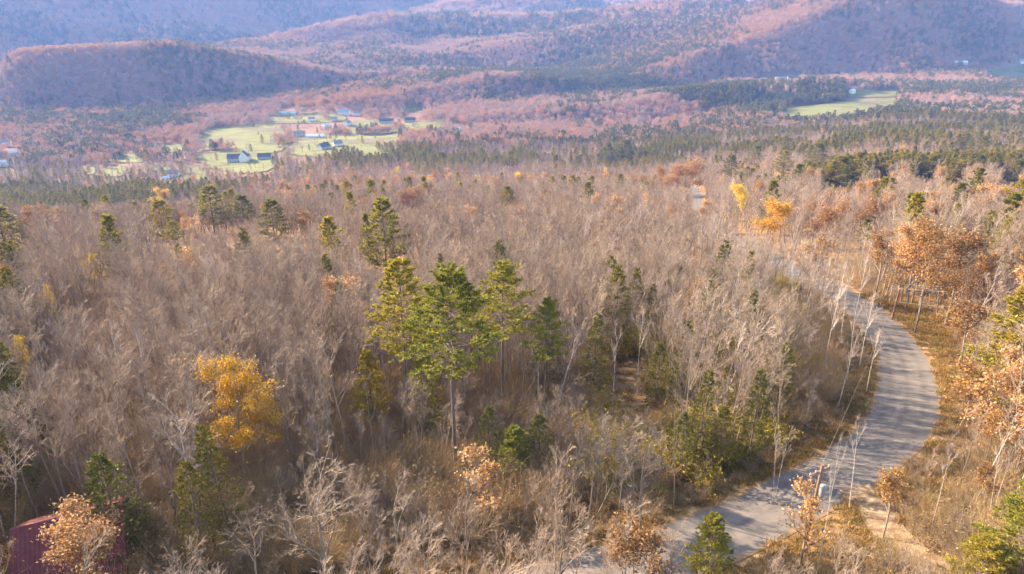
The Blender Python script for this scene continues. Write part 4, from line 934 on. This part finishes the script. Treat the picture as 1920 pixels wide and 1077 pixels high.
H_ = [  # px, py, length, width, wall height, rise, rz, wall, roof, label, windows, storeys
    (449, 303, 30, 11, 5.5, 5, .10, M_GREYW, M_DARKROOF, 'long dark-roofed hall in the village, largest building left of the lane', 9, 2),
    (459, 304, 8, 12, 8, 7, 1.60, M_WHITE, M_DARKROOF, 'tall white gabled front of the village hall', 3, 3),
    (497, 299, 18, 10, 4.5, 4, .15, M_GREYW, M_DARKROOF, 'low dark-roofed building right of the village hall', 5, 1),
    (325, 332, 15, 10, 5, 3, .25, M_WHITE, M_GREYROOF, 'white house with a pale roof at the front of the lawns', 4, 1),
    (310, 338, 9, 7, 3, 2, .6, M_WHITE, M_PALEROOF, 'small white shed left of the white house at the front of the lawns', 2, 1),
    (562, 256, 18, 10, 5, 4, .1, M_TANW, M_GREYROOF, 'tan house in the middle of the village', 4, 1),
    (592, 259, 30, 9, 4, 2.5, .05, M_WHITE, M_PALEROOF, 'long low white building right of the tan house', 7, 1),
    (645, 216, 22, 12, 6, 4, .05, M_WHITE, M_BLUEROOF, 'white building with a blue-green roof at the far side of the village', 5, 2),
    (668, 217, 12, 9, 5, 3, .3, M_WHITE, M_GREYROOF, 'white house right of the blue-green-roofed building', 3, 1),
    (540, 216, 34, 12, 4, 3, .08, M_GREYW, M_BLUEROOF, 'long blue-green-roofed barn at the far left of the village', 6, 1),
    (608, 281, 16, 11, 5, 5, .9, M_GREYW, M_DARKROOF, 'grey house with a steep dark roof among village trees', 4, 1),
    (634, 275, 13, 9, 5, 4, .4, M_WHITE, M_GREYROOF, 'white house behind the grey steep-roofed one', 3, 1),
    (652, 236, 13, 9, 5, 4, 1.2, M_WHITE, M_GREYROOF, 'white house at the left end of the right-hand lawns', 3, 1),
    (725, 232, 26, 10, 5, 4, .05, M_GREYW, M_DARKROOF, 'long dark house between tall trees at the right of the village', 5, 1),
    (770, 229, 18, 10, 4, 4, .1, M_GREYW, M_DARKROOF, 'dark-roofed barn above the right-hand lawns', 4, 1),
    (612, 240, 13, 9, 5, 3, .8, M_WHITE, M_PALEROOF, 'pale house in the crowded middle of the village', 3, 1),
    (627, 228, 12, 9, 5, 3, .3, M_TANW, M_GREYROOF, 'tan-walled house behind the pale one in the crowded middle of the village', 3, 1),
    (585, 228, 12, 9, 5, 3, .1, M_WHITE, M_GREYROOF, 'white house left of the crowded middle of the village', 3, 1),
    (14, 276, 10, 9, 8, 4, .4, M_WHITE, M_GREYROOF, 'tall white house at the left edge of the valley', 2, 2),
    (28, 292, 14, 9, 5, 3, .7, M_TANW, M_PALEROOF, 'tan house just right of the tall white one at the left edge', 3, 1),
    (6, 312, 12, 9, 6, 3, .3, M_WHITE, M_PALEROOF, 'white house lowest at the left edge of the valley', 3, 1),
    (1434, 154, 20, 10, 5, 3.5, .15, M_WHITE, M_BLUEROOF, 'white farmhouse with a blue-green roof at the foot of the right mountain', 5, 1),
    (1462, 152, 24, 11, 5, 4, .12, M_WHITE, M_BLUEROOF, 'wide white farm building right of the farmhouse under the right mountain', 5, 1),
    (1484, 152, 22, 12, 6, 5, .1, M_GREYW, M_DARKROOF, 'dark barn at the right end of the farm under the mountain', 4, 1),
    (1597, 176, 11, 8, 5, 3.5, .5, M_WHITE, M_PALEROOF, 'bright white house at the edge of the right-hand meadow', 2, 1),
    (1800, 121, 32, 11, 5, 3, .05, M_GREYW, M_PALEROOF, 'long pale building in the shade of the right mountain', 6, 1),
    (1915, 119, 9, 8, 5, 4, .2, M_WHITE, M_GREYROOF, 'small white house at the top right by the far meadow', 2, 1),
    (860, 246, 9, 7, 4, 3, .4, M_WHITE, M_PALEROOF, 'little white house in the woods right of the village', 2, 1)]
for px_, py_, L_, W_, h_, ri, rz_, wm, rm, lb, nw, st_ in H_: at_house(px_, py_, L_, W_, h_, ri, rz_, wm, rm, lb, nwin=nw, storeys=st_)
# house with the red metal roof, bottom left
rx, ry, rzv = -33.2, 39.4, math.atan2(2.2, 4.8)
RED = redroof(); Wh = 8.0; rise = 2.5; zr = 8.7
gz = Tf(rx, ry)
hr = house(rx + .35, ry + .42, gz, 6.4, Wh, zr - rise - gz, rise, rzv, M_DOOR, RED, 'house with a dark red metal roof behind the tan oak, bottom left corner', nwin=4, chim=False, over=.4)
# pale rocks beside it
def rock(x, y, s, seed, label):
    rng = np.random.default_rng(seed); import bmesh
    bm = bmesh.new(); bmesh.ops.create_icosphere(bm, subdivisions=3, radius=1)
    for v in bm.verts:
        n = v.co.copy(); k_ = 1 + .28 * math.sin(n.x * 3.1 + seed) * math.cos(n.y * 2.7 - seed) + .14 * math.sin(n.z * 6 + n.x * 5 + seed)
        v.co = Vector((n.x * s * 1.2, n.y * s, n.z * s * .8)) * k_
    me = bpy.data.meshes.new('boulder'); bm.to_mesh(me); bm.free(); me.materials.append(M_ROCK); o = link('boulder', me); o.location = (x, y, Tf(x, y) + s * .25); tag(o, label, 'rock')
M_ROCK = solid('pale_granite', (.42, .35, .27), .95, .45, 1.2)
for px_, py_, s, sd, lb in ((292, 968, .62, 1, 'largest pale boulder behind the dark green spruce, lower left'), (278, 957, .5, 2, 'flat pale boulder upper left of the largest one'), (297, 988, .42, 3, 'small pale boulder below the largest one')):
    p = ground_at(px_, py_); rock(p[0], p[1], s, sd, lb)
# barrier-less poles and wires
M_POLE = bark('pole_wood', (.20, .11, .07), (.32, .19, .12), [(0, (1, 1, 1)), (1, (1, 1, 1))]); M_CAN = solid('transformer_grey', (.30, .30, .31), .5, .05); M_WIRE = solid('wire_metal', (.42, .38, .34), .5, .05); M_INS = solid('insulator', (.5, .5, .52), .4, .05)
def pole(px_, top, base, rz_, label, can=False, lean=(0, 0)):
    p = ground_at(px_, base) if isinstance(px_, (int, float)) else px_
    h = height_to(*p, top) if top else 9.5
    root = link('utility_pole', None); root.location = p; root.rotation_euler = (lean[0], lean[1], rz_); tag(root, label, 'utility pole')
    b = MB(); b.tube((0, 0, -.5), (0, 0, h), .16, .11, 12); b.build('post', M_POLE, root, smooth=False)
    c = MB(); c.box((0, .16, h - .7), (2.2, .1, .12)); arm = c.build('crossarm', M_POLE, root)
    for xx in (-1.0, -.4, .4, 1.0):
        i = MB(); i.tube((xx, .16, h - .64), (xx, .16, h - .45), .05, .035, 8); i.build('insulator', M_INS, arm)
    if can:
        t = MB(); t.tube((0, -.42, h - 2.5), (0, -.42, h - 1.6), .22, .22, 16); t.tube((0, -.42, h - 1.6), (0, -.42, h - 1.5), .22, .12, 16); t.box((0, -.2, h - 2), (.1, .2, .5)); t.build('transformer', M_CAN, root, smooth=False)
    return p, h, rz_
pa, ha, ra = pole(1506, 872, 1035, .5, 'brown utility pole with a grey transformer beside the near edge of the road', True)
pb, hb, rb = pole(1672, 532, 600, 1.2, 'utility pole standing beyond the bend where the road leaves the woods')
pc, hc, rc_ = pole(np.array([78., 88., Tf(78., 88.)]), None, 0, 1.4, 'utility pole hidden past the right edge behind the big green pine')
def wire(p0, p1, sag, r, label, group):
    p0 = Vector(p0); p1 = Vector(p1); m = MB(); q = None
    for i in range(17):
        t = i / 16; c = p0.lerp(p1, t) - Vector((0, 0, sag * 4 * t * (1 - t)))
        if q is not None: m.tube(q, c, r, r, 5)
        q = c
    tag(m.build('wire', M_WIRE, None), label, 'wire', group)
def tip(p, h, rz_, xx, dz=-.45): return (p[0] + xx * math.cos(rz_) - .16 * math.sin(rz_), p[1] + xx * math.sin(rz_) + .16 * math.cos(rz_), p[2] + h + dz)
for xx in (-1.0, 1.0): wire(tip(pb, hb, rb, xx), tip(pc, hc, rc_, xx), .5, .03, 'upper overhead wire stretched right from the pole at the road bend', 'upper wires right of the road bend')
wire(tip(pb, hb, rb, 0, -3.2), tip(pc, hc, rc_, 0, -3.2), .7, .025, 'lowest overhead cable right of the road bend', None)
wire(tip(pa, ha, ra, 0), tip(pb, hb, rb, 0), 1.2, .006, 'thin overhead wire crossing above the road from the transformer pole', None)

# ------------------------------------------------------------------ haze
lo, hi = float(GZ.min()) - 1, float(max(GZ.max(), CAMZ)) + 15
b = MB(); b.box((0, 0, (lo + hi) / 2), (33000, 33000, hi - lo))
hz = bpy.data.materials.new('haze'); hz.use_nodes = True; N = hz.node_tree.nodes; N.clear(); mo = N.new('ShaderNodeOutputMaterial'); vp = N.new('ShaderNodeVolumePrincipled')
vp.inputs['Color'].default_value = (0.22, 0.38, 1.0, 1); vp.inputs['Absorption Color'].default_value = (1, 1, 1, 1); vp.inputs['Density'].default_value = HAZE; vp.inputs['Anisotropy'].default_value = 0.0
hz.node_tree.links.new(vp.outputs[0], mo.inputs['Volume'])
o = b.build('haze', hz); o['kind'] = 'stuff'; tag(o, 'bluish air haze over the valley', 'haze')
